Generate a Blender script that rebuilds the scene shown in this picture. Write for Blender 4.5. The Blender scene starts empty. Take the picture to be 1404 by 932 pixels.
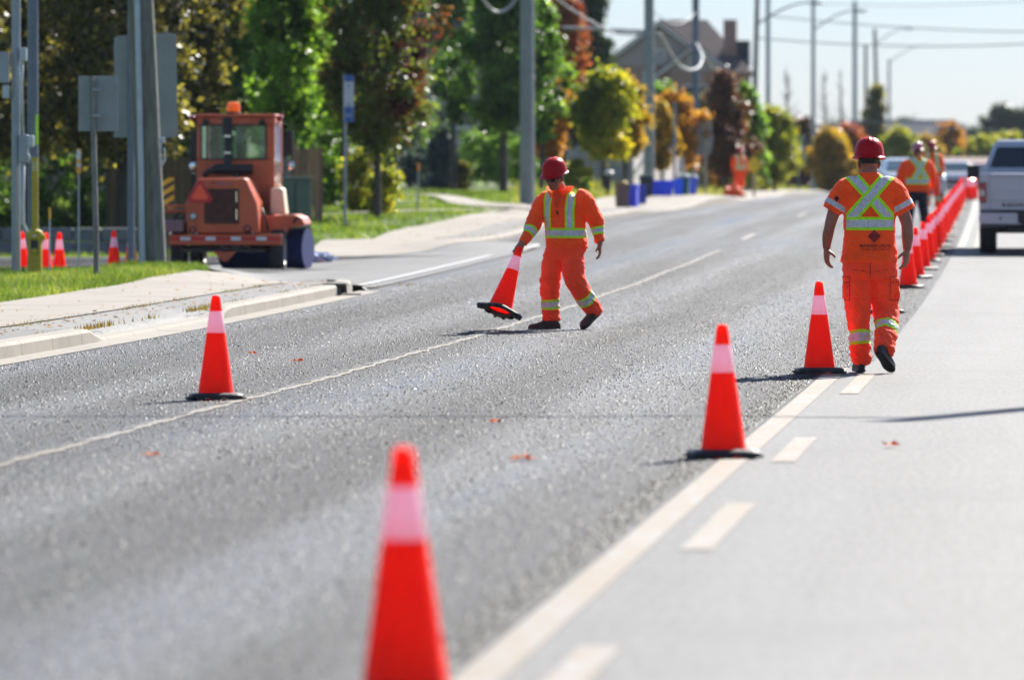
import bpy, bmesh, math, random
import numpy as np
from mathutils import Vector, Matrix, noise as mnoise
from mathutils.bvhtree import BVHTree
random.seed(7)
rng = np.random.default_rng(11)
SC = bpy.context.scene
COL = SC.collection
F_PX, CXP, HZ, HC = 7800.0, 702.0, 262.0, 1.43   # focal length in photo pixels, principal column, eye-level row, camera height

# ------------------------------------------------------------------ terrain
_ty = [-60, 40, 57, 70, 81, 90, 100, 112, 121, 145, 172, 205, 260, 330, 450, 700, 2600]
_tz = [0, 0, .04, .12, .22, .32, .43, .58, .70, .90, 1.07, 1.2, 1.3, 1.4, 1.55, 1.8, 3.0]
_gy = np.arange(-60, 2601, 1.0)
_gz = np.interp(_gy, _ty, _tz)
_k = np.exp(-0.5*(np.arange(-12, 13)/4.0)**2); _k /= _k.sum()
_gz = np.convolve(np.pad(_gz, 12, mode='edge'), _k, 'valid')
def zr(Y): return np.interp(Y, _gy, _gz)
def xl(Y):
    Y = np.asarray(Y, float)
    q = np.clip(Y, 40, 200)
    return -1.67 + .0944*Y - 5e-5*(q-40)**2 - np.where(Y > 200, .016*(Y-200), 0)
def sstep(a, b, x):
    t = np.clip((np.asarray(x, float)-a)/(b-a), 0, 1)
    return t*t*(3-2*t)
def kfar(Y): return 8.4 - 1.3*sstep(115, 172, Y)     # offset of the far kerb
_cp = []
for Y in (30, 45, 52, 58, 64, 70): 
    for d in (7.2, 9.7, 12): _cp.append((float(xl(Y))-d, Y, .125))
for Y, ds in ((77, (7.2, 8.2)), (85, (7.2, 8.5)), (93, (7.2, 8.2))):
    for d in ds: _cp.append((float(xl(Y))-d, Y, 0.0))
def _c(px, Y, R): _cp.append(((px-CXP)*Y/F_PX, Y, R))
for a in ((48,78,.08),(133,72,.2),(210,82,.13),(250,77,.17),(0,80,.05),(40,87,-.2),(80,87,-.2),(156,87,-.18),(190,87,-.17),(100,95,-.19),
          (20,95,-.19),(130,105,-.28),(20,105,-.28),(310,88,-.13),(377,88,-.13),(280,92,-.16),(414,93,-.09),(450,82,.0),(500,97,-.05),(537,95,-.03),
          (641,100,.1),(507,105,.03),(560,119,.0),(414,100,.0),(515,122,.13),(400,110,.1),(572,130,.17),(650,140,.16),(540,150,.36),
          (690,160,.34),(722,140,.22),(850,150,.03),(960,190,.03),(780,190,.5),(833,168,.25),(1013,205,.0),(900,200,.2),(1100,300,.05),
          (1000,260,.1),(800,260,.7),(600,200,.7),(300,140,.1),(100,130,-.2),(-300,130,0),(-300,80,0),(300,230,.8),(900,300,.6),(1140,380,0),(700,120,.1),(760,135,.08)): _c(*a)
_cp = np.array(_cp)
def G(X, Y):
    X = np.atleast_1d(np.asarray(X, float)); Y = np.atleast_1d(np.asarray(Y, float))
    X, Y = np.broadcast_arrays(X, Y)
    d = xl(Y) - X
    out = zr(Y).copy()
    m = d > 7.0
    if m.any():
        x, y = X[m], Y[m]
        dd = (x[:, None]-_cp[None, :, 0])**2 + ((y[:, None]-_cp[None, :, 1])/4.0)**2 + .15
        w = dd**-2.0
        R = (w*_cp[None, :, 2]).sum(1)/w.sum(1)
        out[m] += R*sstep(7.0, 7.15, d[m])
    return out
def g1(x, y): return float(G(x, y)[0])
def at(px, Y, dz=0.0):
    x = (px-CXP)*Y/F_PX
    return Vector((x, Y, g1(x, Y)+dz))
def hit(px, py):
    Ys = np.concatenate([np.arange(12, 120, .1), np.arange(120, 900, .5)])
    X = (px-CXP)*Ys/F_PX; Z = HC-(py-HZ)*Ys/F_PX
    k = np.argmax(Z <= G(X, Ys))
    return float(X[k]), float(Ys[k])

# ------------------------------------------------------------------ object helpers
def tag(o, label=None, cat=None, group=None, kind=None):
    if label: o['label'] = label
    if cat: o['category'] = cat
    if group: o['group'] = group
    if kind: o['kind'] = kind
    return o
def empty(name, loc, rz=0.0, label=None, cat=None, group=None):
    o = bpy.data.objects.new(name, None); COL.objects.link(o)
    o.location = loc; o.rotation_euler = (0, 0, rz); o.empty_display_size = .2
    return tag(o, label, cat, group)
def link(name, me, mats, parent=None, smooth=None):
    o = bpy.data.objects.new(name, me); COL.objects.link(o)
    if not isinstance(mats, (list, tuple)): mats = [mats]
    if len(me.materials) == 0:
        for m in mats: me.materials.append(m)
    if parent: o.parent = parent
    if smooth is not None:
        me.polygons.foreach_set('use_smooth', np.full(len(me.polygons), bool(smooth)))
        if smooth == 'auto':
            me.polygons.foreach_set('use_smooth', np.ones(len(me.polygons), bool))
            try: me.set_sharp_from_angle(angle=math.radians(38))
            except Exception: pass
    return o
def np_mesh(name, V, Fq):
    """mesh from an (n,3) array and an (m,k) array of faces with equal corner counts"""
    V = np.asarray(V, np.float32); Fq = np.asarray(Fq, np.int32)
    me = bpy.data.meshes.new(name)
    me.vertices.add(len(V)); me.vertices.foreach_set('co', V.ravel())
    k = Fq.shape[1]
    me.loops.add(Fq.size); me.loops.foreach_set('vertex_index', Fq.ravel())
    me.polygons.add(len(Fq))
    me.polygons.foreach_set('loop_start', np.arange(0, Fq.size, k, dtype=np.int32))
    try: me.polygons.foreach_set('loop_total', np.full(len(Fq), k, np.int32))
    except Exception: pass
    me.update(calc_edges=True); me.validate()
    return me
def copy_tree(o, parent=None):
    c = o.copy(); COL.objects.link(c)
    if parent: c.parent = parent
    for ch in list(o.children): copy_tree(ch, c)
    return c

class MB:
    def __init__(s): s.v, s.f, s.m = [], [], []
    def add(s, V, Fs, mi=0):
        b = len(s.v); s.v += [tuple(v) for v in V]
        for f in Fs: s.f.append([b+i for i in f]); s.m.append(mi)
        return s
    def box(s, c, d, rz=0.0, mi=0, M=None):
        x, y, z = d[0]/2, d[1]/2, d[2]/2
        V = [Vector((a*x, b*y, e*z)) for e in (-1, 1) for a, b in ((-1,-1),(1,-1),(1,1),(-1,1))]
        R = M if M is not None else Matrix.Rotation(rz, 3, 'Z')
        V = [R @ v + Vector(c) for v in V]
        return s.add(V, [(3,2,1,0),(4,5,6,7),(0,1,5,4),(1,2,6,5),(2,3,7,6),(3,0,4,7)], mi)
    def tube(s, pts, r, n=10, mi=0, cap=True):
        pts = [Vector(p) for p in pts]; R = r if isinstance(r, (list, tuple)) else [r]*len(pts)
        b = len(s.v); prev = None
        for i, p in enumerate(pts):
            t = (pts[min(i+1, len(pts)-1)]-pts[max(i-1, 0)]).normalized()
            if prev is None: prev = t.orthogonal().normalized()
            u = (prev - t*prev.dot(t)); u = u.normalized() if u.length > 1e-6 else t.orthogonal().normalized()
            w = t.cross(u); prev = u
            for k in range(n):
                a = 2*math.pi*k/n
                s.v.append(tuple(p + (u*math.cos(a)+w*math.sin(a))*R[i]))
        for i in range(len(pts)-1):
            for k in range(n):
                s.f.append([b+i*n+k, b+i*n+(k+1)%n, b+(i+1)*n+(k+1)%n, b+(i+1)*n+k]); s.m.append(mi)
        if cap:
            s.f.append([b+k for k in range(n)][::-1]); s.m.append(mi)
            s.f.append([b+(len(pts)-1)*n+k for k in range(n)]); s.m.append(mi)
        return s
    def lathe(s, prof, n=24, c=(0,0,0), mi=0, M=None, cap=True):
        b = len(s.v); c = Vector(c)
        for r, z in prof:
            for k in range(n):
                a = 2*math.pi*k/n
                v = Vector((r*math.cos(a), r*math.sin(a), z))
                if M is not None: v = M @ v
                s.v.append(tuple(v+c))
        for i in range(len(prof)-1):
            for k in range(n):
                s.f.append([b+i*n+k, b+i*n+(k+1)%n, b+(i+1)*n+(k+1)%n, b+(i+1)*n+k]); s.m.append(mi)
        if cap:
            s.f.append([b+k for k in range(n)][::-1]); s.m.append(mi)
            s.f.append([b+(len(prof)-1)*n+k for k in range(n)]); s.m.append(mi)
        return s
    def prism(s, poly, a, b, axis='x', mi=0):
        """poly in the two other axes, extruded along axis from a to b"""
        def mk(p, t):
            return {'x': (t, p[0], p[1]), 'y': (p[0], t, p[1]), 'z': (p[0], p[1], t)}[axis]
        n = len(poly)
        V = [mk(p, a) for p in poly]+[mk(p, b) for p in poly]
        Fs = [list(range(n))[::-1], list(range(n, 2*n))]+[[i, (i+1)%n, n+(i+1)%n, n+i] for i in range(n)]
        return s.add(V, Fs, mi)
    def build(s, name, mats, parent=None, smooth=False, bevel=0.0, seg=2, loc=None, rz=0.0):
        me = bpy.data.meshes.new(name); me.from_pydata(s.v, [], s.f); me.update()
        bm = bmesh.new(); bm.from_mesh(me); bmesh.ops.recalc_face_normals(bm, faces=bm.faces); bm.to_mesh(me); bm.free()
        me.polygons.foreach_set('material_index', np.array(s.m, np.int32))
        o = link(name, me, mats, parent, smooth if smooth else None)
        if bevel:
            bv = o.modifiers.new('bevel', 'BEVEL'); bv.width = bevel; bv.segments = seg; bv.limit_method = 'ANGLE'; bv.angle_limit = math.radians(35)
            me.polygons.foreach_set('use_smooth', np.ones(len(me.polygons), bool))
            bv.harden_normals = True
            try: me.set_sharp_from_angle(angle=math.radians(60))
            except Exception: pass
        if loc is not None: o.location = loc
        if rz: o.rotation_euler = (0, 0, rz)
        return o

# ------------------------------------------------------------------ material helpers
class NT:
    def __init__(s, name):
        s.m = bpy.data.materials.new(name); s.m.use_nodes = True
        s.t = s.m.node_tree; s.t.nodes.clear()
        s.out = s.t.nodes.new('ShaderNodeOutputMaterial')
    def n(s, typ, ins=None, **kw):
        nd = s.t.nodes.new('ShaderNode'+typ)
        for k, v in kw.items(): setattr(nd, k, v)
        for k, v in (ins or {}).items(): s.set(nd, k, v)
        return nd
    def set(s, nd, k, v):
        sock = nd.inputs[k]
        if isinstance(v, bpy.types.NodeSocket): s.t.links.new(v, sock)
        elif isinstance(v, bpy.types.Node): s.t.links.new(v.outputs[0], sock)
        else:
            if isinstance(v, tuple) and len(v) == 3 and sock.type == 'RGBA': v = (*v, 1)
            sock.default_value = v
    def math(s, op, a, b=None, c=None, clamp=False):
        nd = s.t.nodes.new('ShaderNodeMath'); nd.operation = op; nd.use_clamp = clamp
        for i, v in enumerate((a, b, c)):
            if v is not None: s.set(nd, i, v)
        return nd.outputs[0]
    def mix(s, f, a, b, blend='MIX'):
        nd = s.t.nodes.new('ShaderNodeMix'); nd.data_type = 'RGBA'; nd.blend_type = blend
        for k, v in ((0, f), (6, a), (7, b)):
            if isinstance(v, tuple) and len(v) == 3: v = (*v, 1)
            s.set(nd, k, v)
        return nd.outputs[2]
    def noise(s, vec, scale, detail=3, rough=.6, dist=0.0):
        nd = s.n('TexNoise', {'Scale': scale, 'Detail': detail, 'Roughness': rough, 'Distortion': dist})
        if vec is not None: s.set(nd, 'Vector', vec)
        return nd.outputs[0]
    def mapping(s, vec, scale=(1,1,1), loc=(0,0,0)):
        return s.n('Mapping', {'Vector': vec, 'Scale': scale, 'Location': loc}).outputs[0]
    def ramp(s, f, stops, interp='LINEAR'):
        nd = s.t.nodes.new('ShaderNodeValToRGB'); nd.color_ramp.interpolation = interp
        e = nd.color_ramp.elements
        while len(e) < len(stops): e.new(.5)
        for q, (p, c) in zip(e, stops):
            q.position = p; q.color = (*c, 1) if len(c) == 3 else c
        s.set(nd, 0, f); return nd.outputs[0]
    def maprange(s, v, a, b, c=0.0, d=1.0):
        nd = s.n('MapRange', {'Value': v, 'From Min': a, 'From Max': b, 'To Min': c, 'To Max': d}); return nd.outputs[0]
    def bump(s, h, strength=.5, dist=.01, normal=None):
        nd = s.n('Bump', {'Height': h, 'Strength': strength, 'Distance': dist})
        if normal is not None: s.set(nd, 'Normal', normal)
        return nd.outputs[0]
    def bsdf(s, **kw):
        nd = s.t.nodes.new('ShaderNodeBsdfPrincipled')
        for k, v in kw.items(): s.set(nd, k.replace('_', ' '), v)
        return nd.outputs[0]
    def end(s, sh): s.t.links.new(sh, s.out.inputs['Surface']); return s.m
    def obj(s): return s.n('TexCoord').outputs['Object']
    def uv(s): return s.n('TexCoord').outputs['UV']
    def attr(s, name): 
        return s.n('Attribute', attribute_name=name).outputs['Fac']

def mat(name, color, rough=.6, metal=0.0, spec=.5, vary=.15, vscale=6.0, bump=0.0, bscale=40.0, coat=0.0, trans=0.0, emit=0.0, dirt=0.0):
    N = NT(name); oc = N.obj()
    c = color
    if vary:
        n = N.noise(oc, vscale, 4, .65)
        k = N.maprange(n, .25, .75, 1-vary, 1+vary)
        c = N.mix(1.0, color, N.n('CombineColor', {0: k, 1: k, 2: k}).outputs[0], 'MULTIPLY')
    if dirt:
        n2 = N.noise(oc, vscale*.5, 5, .7)
        c = N.mix(N.maprange(n2, .48, .75, 0, dirt), c, (.12, .10, .08))
    kw = dict(Base_Color=c, Roughness=rough, Metallic=metal, Specular_IOR_Level=spec)
    if coat: kw.update(Coat_Weight=coat, Coat_Roughness=.08)
    if emit: kw.update(Emission_Color=color, Emission_Strength=emit)
    if bump: kw['Normal'] = N.bump(N.noise(oc, bscale, 4, .6), bump, .01)
    sh = N.bsdf(**kw)
    if trans:
        t = N.n('BsdfTranslucent', {'Color': c}).outputs[0]
        mx = N.n('MixShader', {0: trans, 1: sh, 2: t}).outputs[0]; sh = mx
    return N.end(sh)

M = {}
def asphalt_new():
    N = NT('fresh_asphalt'); uv = N.uv()
    sep = N.n('SeparateXYZ', {0: uv}); d = sep.outputs[0]
    oc = N.obj()
    sp = N.noise(N.mapping(uv, (55, 16, 1)), 1.0, 4, .75)
    sp2 = N.noise(N.mapping(uv, (22, 6, 1), (5, 3, 0)), 1.0, 3, .7)
    st = N.noise(N.mapping(uv, (2.3, .05, 1)), 1.0, 4, .6)
    pt = N.noise(N.mapping(uv, (.55, .09, 1)), 1.0, 3, .6)
    a = N.ramp(sp, [(.36, (.003,.003,.0035)), (.50, (.014,.014,.015)), (.64, (.065,.065,.066))])
    a = N.mix(N.maprange(sp2, .38, .62, 0, .55), a, (.022,.022,.025))
    a = N.mix(N.maprange(st, .48, .72, 0, .4), a, (.045,.045,.047))
    a = N.mix(N.maprange(pt, .45, .7, 0, .35), a, (.028,.028,.032))
    wt = N.math('COSINE', N.math('MULTIPLY', N.math('SUBTRACT', N.math('ADD', d, N.math('MULTIPLY', N.math('SUBTRACT', pt, .5), .9)), 1.25), 3.43))
    wm = N.math('MULTIPLY', N.maprange(wt, -.2, 1, 0, 1), N.maprange(st, .3, .6, .35, 1))
    a = N.mix(N.math('MULTIPLY', wm, .7), a, (.095,.095,.096))
    # ragged darker edge against the old pavement
    ed = N.math('ADD', d, N.math('MULTIPLY', N.math('SUBTRACT', N.noise(N.mapping(uv, (5, 1.1, 1)), 1.0, 5, .7), .5), .55))
    a = N.mix(N.maprange(ed, .12, .5, .85, 0), a, (.016,.016,.019))
    h = N.noise(N.mapping(oc, (1, .5, 1)), 48, 3, .7)
    nrm = N.bump(h, .6, .02)
    pt2 = N.noise(N.mapping(uv, (.5, .045, 1), (3, 1, 0)), 1.0, 3, .55)
    rg = N.math('SUBTRACT', N.maprange(pt2, .4, .64, .74, .56), N.math('ADD', N.maprange(st, .45, .72, 0, .10), N.math('MULTIPLY', wm, .14)))
    return N.end(N.bsdf(Base_Color=a, Roughness=rg, Specular_IOR_Level=.2, Normal=nrm))
def asphalt_old(name='old_pavement', c0=(.050,.049,.047), c1=(.138,.135,.128)):
    N = NT(name); uv = N.uv(); oc = N.obj()
    a = N.noise(N.mapping(uv, (30, 5, 1)), 1.0, 4, .8)
    b = N.noise(N.mapping(uv, (1.1, .05, 1)), 1.0, 5, .65)
    c = N.noise(N.mapping(uv, (.7, .5, 1)), 1.0, 4, .6)
    col = N.mix(N.maprange(a, .34, .66), c0, c1)
    col = N.mix(N.maprange(b, .42, .7, 0, .45), col, (.165,.163,.158))
    col = N.mix(N.maprange(c, .5, .75, 0, .5), col, (.068,.068,.067))
    # faint transverse joints and tar lines
    y = N.n('SeparateXYZ', {0: uv}).outputs[1]
    w = N.math('ADD', y, N.math('MULTIPLY', N.noise(N.mapping(uv, (1.3, .2, 1)), 1.0, 3), .5))
    fr = N.math('FRACT', N.math('DIVIDE', w, 7.3))
    ln = N.math('LESS_THAN', fr, .006)
    col = N.mix(N.math('MULTIPLY', ln, .35), col, (.2,.2,.195))
    nrm = N.bump(N.noise(N.mapping(oc, (1, .6, 1)), 70, 3, .6), .5, .008)
    return N.end(N.bsdf(Base_Color=col, Roughness=.72, Specular_IOR_Level=.4, Normal=nrm))
def paint(name, col, wear=.5):
    N = NT(name); uv = N.uv(); oc = N.obj()
    a = N.noise(N.mapping(uv, (14, 3, 1)), 1.0, 6, .8)
    b = N.noise(N.mapping(uv, (3, .4, 1)), 1.0, 3, .6)
    k = N.math('ADD', N.math('MULTIPLY', a, .7), N.math('MULTIPLY', b, .3))
    c = N.mix(N.maprange(k, .47, .60, 0, wear), col, (.2,.197,.19))
    return N.end(N.bsdf(Base_Color=c, Roughness=.65, Normal=N.bump(N.noise(oc, 60, 3), .4, .006)))
def concrete(name, c=(.36,.345,.315)):
    N = NT(name); uv = N.uv(); oc = N.obj()
    a = N.noise(oc, 22, 6, .75); b = N.noise(oc, 1.2, 4, .65)
    col = N.mix(N.maprange(a, .3, .7, 0, 1), tuple(x*.82 for x in c), tuple(min(1, x*1.14) for x in c))
    col = N.mix(N.maprange(b, .46, .72, 0, .6), col, tuple(x*.55 for x in c))
    y = N.n('SeparateXYZ', {0: uv}).outputs[1]
    j = N.math('LESS_THAN', N.math('FRACT', N.math('DIVIDE', y, 1.52)), .020)
    col = N.mix(N.math('MULTIPLY', j, .8), col, (.07,.065,.06))
    return N.end(N.bsdf(Base_Color=col, Roughness=.85, Normal=N.bump(a, .35, .006)))
def grass_ground():
    N = NT('grass_soil'); oc = N.obj()
    a = N.noise(N.mapping(oc, (1, .5, 1)), 14, 5, .75); b = N.noise(N.mapping(oc, (1, .4, 1)), .35, 4, .6)
    c = N.ramp(a, [(.3, (.028,.050,.009)), (.5, (.075,.125,.022)), (.72, (.16,.20,.05))])
    c = N.mix(N.maprange(b, .5, .72, 0, .65), c, (.19,.17,.07))
    return N.end(N.bsdf(Base_Color=c, Roughness=.9, Normal=N.bump(a, .8, .05)))
def leafmat(name, cols, trans=.35, rough=.42):
    N = NT(name); trans = min(.55, trans+.1)
    t = N.attr('tint')
    k = len(cols)
    c = N.ramp(t, [(i/(k-1) if k > 1 else 0, col) for i, col in enumerate(cols)])
    p = N.bsdf(Base_Color=c, Roughness=rough, Specular_IOR_Level=.5)
    tr = N.n('BsdfTranslucent', {'Color': N.mix(1.0, c, (2.0, 1.9, .8), 'MULTIPLY')}).outputs[0]
    return N.end(N.n('MixShader', {0: trans, 1: p, 2: tr}).outputs[0])
def bark(name, c):
    N = NT(name); oc = N.obj()
    a = N.noise(N.mapping(oc, (14, 14, 2.2)), 1.0, 5, .7)
    col = N.mix(N.maprange(a, .3, .7), tuple(x*.5 for x in c), tuple(x*1.35 for x in c))
    return N.end(N.bsdf(Base_Color=col, Roughness=.9, Normal=N.bump(a, .8, .03)))
def planks(name, c, pitch=.14):
    N = NT(name); oc = N.obj()
    x = N.n('SeparateXYZ', {0: oc}).outputs[0]
    fx = N.math('DIVIDE', x, pitch)
    idx = N.math('FLOOR', fx)
    gap = N.math('LESS_THAN', N.math('FRACT', fx), .07)
    rn = N.n('TexWhiteNoise', {'W': idx}, noise_dimensions='1D').outputs[0]
    gr = N.noise(N.mapping(oc, (20, 20, 1.6)), 1.0, 4, .7)
    k = N.math('ADD', N.math('MULTIPLY', rn, .5), N.math('MULTIPLY', gr, .6))
    col = N.mix(N.maprange(k, .2, .9), tuple(v*.6 for v in c), tuple(v*1.25 for v in c))
    col = N.mix(gap, col, tuple(v*.15 for v in c))
    return N.end(N.bsdf(Base_Color=col, Roughness=.85))
def brick(name, c1, c2):
    N = NT(name); oc = N.obj()
    b = N.n('TexBrick', {'Vector': N.mapping(oc, (1,1,1)), 'Color1': c1, 'Color2': c2, 'Mortar': (.4,.38,.35), 'Scale': 4.0, 'Mortar Size': .015})
    s2 = N.n('SeparateXYZ', {0: oc})
    v = N.n('CombineXYZ', {0: N.math('ADD', s2.outputs[0], s2.outputs[1]), 1: s2.outputs[2]}).outputs[0]
    N.set(b, 'Vector', v)
    return N.end(N.bsdf(Base_Color=b.outputs[0], Roughness=.85))
def cloth(name, base, bands=True, weave=.5):
    """hi-vis cloth: bands are read from distances stored on the garment's vertices"""
    N = NT(name); oc = N.obj()
    n = N.noise(oc, 9, 4, .6)
    k = N.maprange(n, .3, .7, .86, 1.1)
    c = N.mix(1.0, base, N.n('CombineColor', {0: k, 1: k, 2: k}).outputs[0], 'MULTIPLY')
    gr = N.noise(oc, 5.5, 6, .75)
    c = N.mix(N.maprange(gr, .56, .75, 0, .28), c, (.22,.06,.02))
    rough = .8; r = rough
    if bands:
        lime = (.55, 1.15, .02)
        sv = N.mix(N.maprange(N.noise(oc, 45, 3, .7), .3, .7), (.60,.605,.615), (.86,.865,.87))
        crease = N.math('LESS_THAN', N.math('FRACT', N.math('MULTIPLY', N.math('ADD', N.n('SeparateXYZ', {0: oc}).outputs[0], N.math('MULTIPLY', n, .06)), 17.0)), .05)
        sv = N.mix(N.math('MULTIPLY', crease, .4), sv, (.15,.15,.16))
        for a in ('sc', 'sb', 'sa'):
            s = N.attr(a)
            c = N.mix(N.math('LESS_THAN', s, 1.0), c, lime)
            ms = N.math('LESS_THAN', s, .56)
            c = N.mix(ms, c, sv)
        s = N.attr('sd'); ms = N.math('LESS_THAN', s, 1.0); c = N.mix(ms, c, sv)
        dk = N.math('LESS_THAN', N.attr('se'), 1.0); c = N.mix(dk, c, (.02,.02,.025))
    cr = N.noise(N.mapping(oc, (1, 1, 1.7)), 11, 2, .5, 1.2)
    fold = N.math('POWER', N.math('SUBTRACT', 1.0, N.math('MULTIPLY', N.math('ABSOLUTE', N.math('SUBTRACT', cr, .5)), 4.0), clamp=True), 3.0)
    h = N.math('ADD', N.noise(oc, 28, 4, .6), N.math('MULTIPLY', N.noise(oc, 420, 2, .5), .12))
    nb = N.bump(fold, .55, .022)
    p = N.bsdf(Base_Color=c, Roughness=r, Specular_IOR_Level=.3, Sheen_Weight=.15, Normal=N.bump(h, weave, .012, nb))
    t = N.n('BsdfTranslucent', {'Color': c}).outputs[0]
    return N.end(N.n('MixShader', {0: .12, 1: p, 2: t}).outputs[0])
def glass(name, tint=(.03,.05,.05)):
    N = NT(name)
    return N.end(N.bsdf(Base_Color=tint, Roughness=.04, Specular_IOR_Level=.9))
def seethrough(name, tint=(.55,.8,.68)):
    N = NT(name)
    gl = N.n('BsdfGlossy', {'Color': (1,1,1,1), 'Roughness': .03}).outputs[0]
    tr = N.n('BsdfTransparent', {'Color': (*tint, 1)}).outputs[0]
    fr = N.n('Fresnel', {'IOR': 1.5}).outputs[0]
    return N.end(N.n('MixShader', {0: fr, 1: tr, 2: gl}).outputs[0])
def tyremat():
    return mat('tyre_rubber', (.022,.022,.024), .8, bump=.5, bscale=60, dirt=.5)

M['asph'] = asphalt_new(); M['old'] = asphalt_old(); M['drive'] = asphalt_old('driveway_asphalt', (.06,.06,.06), (.115,.114,.11))
M['strip'] = asphalt_old('boulevard_asphalt', (.085,.081,.075), (.15,.142,.132))
M['yel'] = paint('faded_yellow_paint', (.18,.136,.088), .85); M['yel2'] = paint('worn_pale_paint', (.20,.18,.15), .7); M['wht'] = paint('white_road_paint', (.33,.33,.32), .7); M['seam'] = paint('pale_joint', (.20,.165,.11), .9)
M['crack'] = paint('dark_crack', (.012,.012,.013), .35); M['kerb'] = concrete('kerb_concrete', (.25,.22,.18)); M['walk'] = concrete('sidewalk_concrete', (.245,.212,.172))
M['soil'] = grass_ground()
# ------------------------------------------------------------------ ground sheets
def sheet(name, fx0, fx1, Y0, Y1, zoff, m, nx=4, step=1.0, kind='structure', ground=G, uvd=True):
    """a strip of surface between two curves X=fx(Y), draped on the terrain; uv = (offset from road line, Y)"""
    ny = max(2, int((Y1-Y0)/step)+1)
    Ys = np.linspace(Y0, Y1, ny)
    a = np.array([float(fx0(y)) for y in Ys]); b = np.array([float(fx1(y)) for y in Ys])
    t = np.linspace(0, 1, nx+1)
    X = a[:, None]*(1-t)+b[:, None]*t; YY = np.repeat(Ys[:, None], nx+1, 1)
    Z = ground(X.ravel(), YY.ravel()) + zoff
    V = np.stack([X.ravel(), YY.ravel(), Z], 1)
    i = np.arange(ny-1)[:, None]*(nx+1)+np.arange(nx)[None, :]; i = i.ravel()
    Fq = np.stack([i, i+1, i+nx+2, i+nx+1], 1)
    me = np_mesh(name, V, Fq)
    uv = me.uv_layers.new(name='UVMap')
    li = np.empty(len(me.loops), np.int32); me.loops.foreach_get('vertex_index', li)
    U = np.stack([xl(V[:, 1])-V[:, 0], V[:, 1]], 1).astype(np.float32)
    uv.data.foreach_set('uv', U[li].ravel())
    o = link(name, me, m, None, True); o['kind'] = kind
    if me.polygons[0].normal.z < 0: me.flip_normals()
    return o
ZR = lambda X, Y: zr(Y)
D = lambda d: (lambda y: float(xl(y))-d)
def gx(name, xs, ys, m, zoff):
    X, Y = np.meshgrid(xs, ys)
    d = xl(Y.ravel())-X.ravel()
    Z = G(X.ravel(), Y.ravel())+zoff
    lim = np.where(Y.ravel() < 73, 8.0, np.where(Y.ravel() < 99.5, 7.3, kfar(Y.ravel())+.2))
    Z = np.where((d < lim) & (d > -13), np.minimum(Z, zr(Y.ravel())-.12), Z)
    V = np.stack([X.ravel(), Y.ravel(), Z], 1); nx = len(xs)
    i = (np.arange(len(ys)-1)[:, None]*nx+np.arange(nx-1)[None, :]).ravel()
    me = np_mesh(name, V, np.stack([i, i+1, i+nx+1, i+nx], 1))
    o = link(name, me, m, None, True); o['kind'] = 'structure'
    return o
xs = np.concatenate([np.linspace(-700, -60, 14), np.linspace(-50, -16, 12), np.linspace(-15, 22, 150), np.linspace(24, 60, 14), np.linspace(80, 700, 14)])
ys = np.concatenate([np.linspace(-40, 40, 30), np.linspace(40.5, 130, 220), np.linspace(131, 330, 200), np.linspace(335, 700, 40), np.linspace(730, 2500, 30)])
gx('ground', xs, ys, M['soil'], -.03)
# carriageways
EDGE = lambda y: float(xl(y))-.088+.30*float(sstep(44.5, 47.5, y))
sheet('road', D(7.1), EDGE, -20, 99.5, .0, M['asph'], 24, .7, ground=ZR)
sheet('road', lambda y: xl(y)-kfar(y)-.02, EDGE, 99.5, 700, .0, M['asph'], 16, 1.5, ground=ZR)
sheet('pavement', D(.13), D(-12.5), -20, 700, -.004, M['old'], 10, 1.0, ground=ZR)
sheet('line_marking', D(.085), D(-.065), 5, 45.6, .0005, M['yel'], 2, .5, ground=ZR)
sheet('line_marking', D(-.24), D(-.36), 100, 420, .004, M['yel2'], 1, 1, ground=ZR)
# broken yellow line beside it: single painted dashes
for y0, y1 in ((14.9, 17.9), (22.7, 26.1), (30.1, 33.1), (40.1, 44.0)):
    sheet('line_marking', D(-.195), D(-.325), y0, y1, .0005, M['yel'], 1, .5, ground=ZR)
sheet('line_marking', D(-.52), D(-.64), 100, 420, .003, M['yel'], 1, 1, ground=ZR)
def seam_d(w, ph):
    return lambda y: float(xl(y))-3.82-w-.014*math.sin(y*.55)-.010*math.sin(y*3.1+ph)-.012*math.sin(y*7.7+2*ph)-.008*math.sin(y*19.3+3*ph)
sheet('road_joint', seam_d(.085, .4), seam_d(.034, 2.1), 5, 98, .004, M['crack'], 1, .12, ground=ZR)
sheet('road_joint', seam_d(.028, 0), seam_d(-.028, 1.3), 5, 98, .005, M['seam'], 1, .12, ground=ZR)
for y0, y1 in ((107, 112), (136, 142)):
    sheet('line_marking', D(3.93), D(3.82), y0, y1, .006, M['yel2'], 1, 1, ground=ZR)
sheet('line_marking', D(7.42), D(7.29), 74.5, 93.5, .022, M['wht'], 1, .5)
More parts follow.
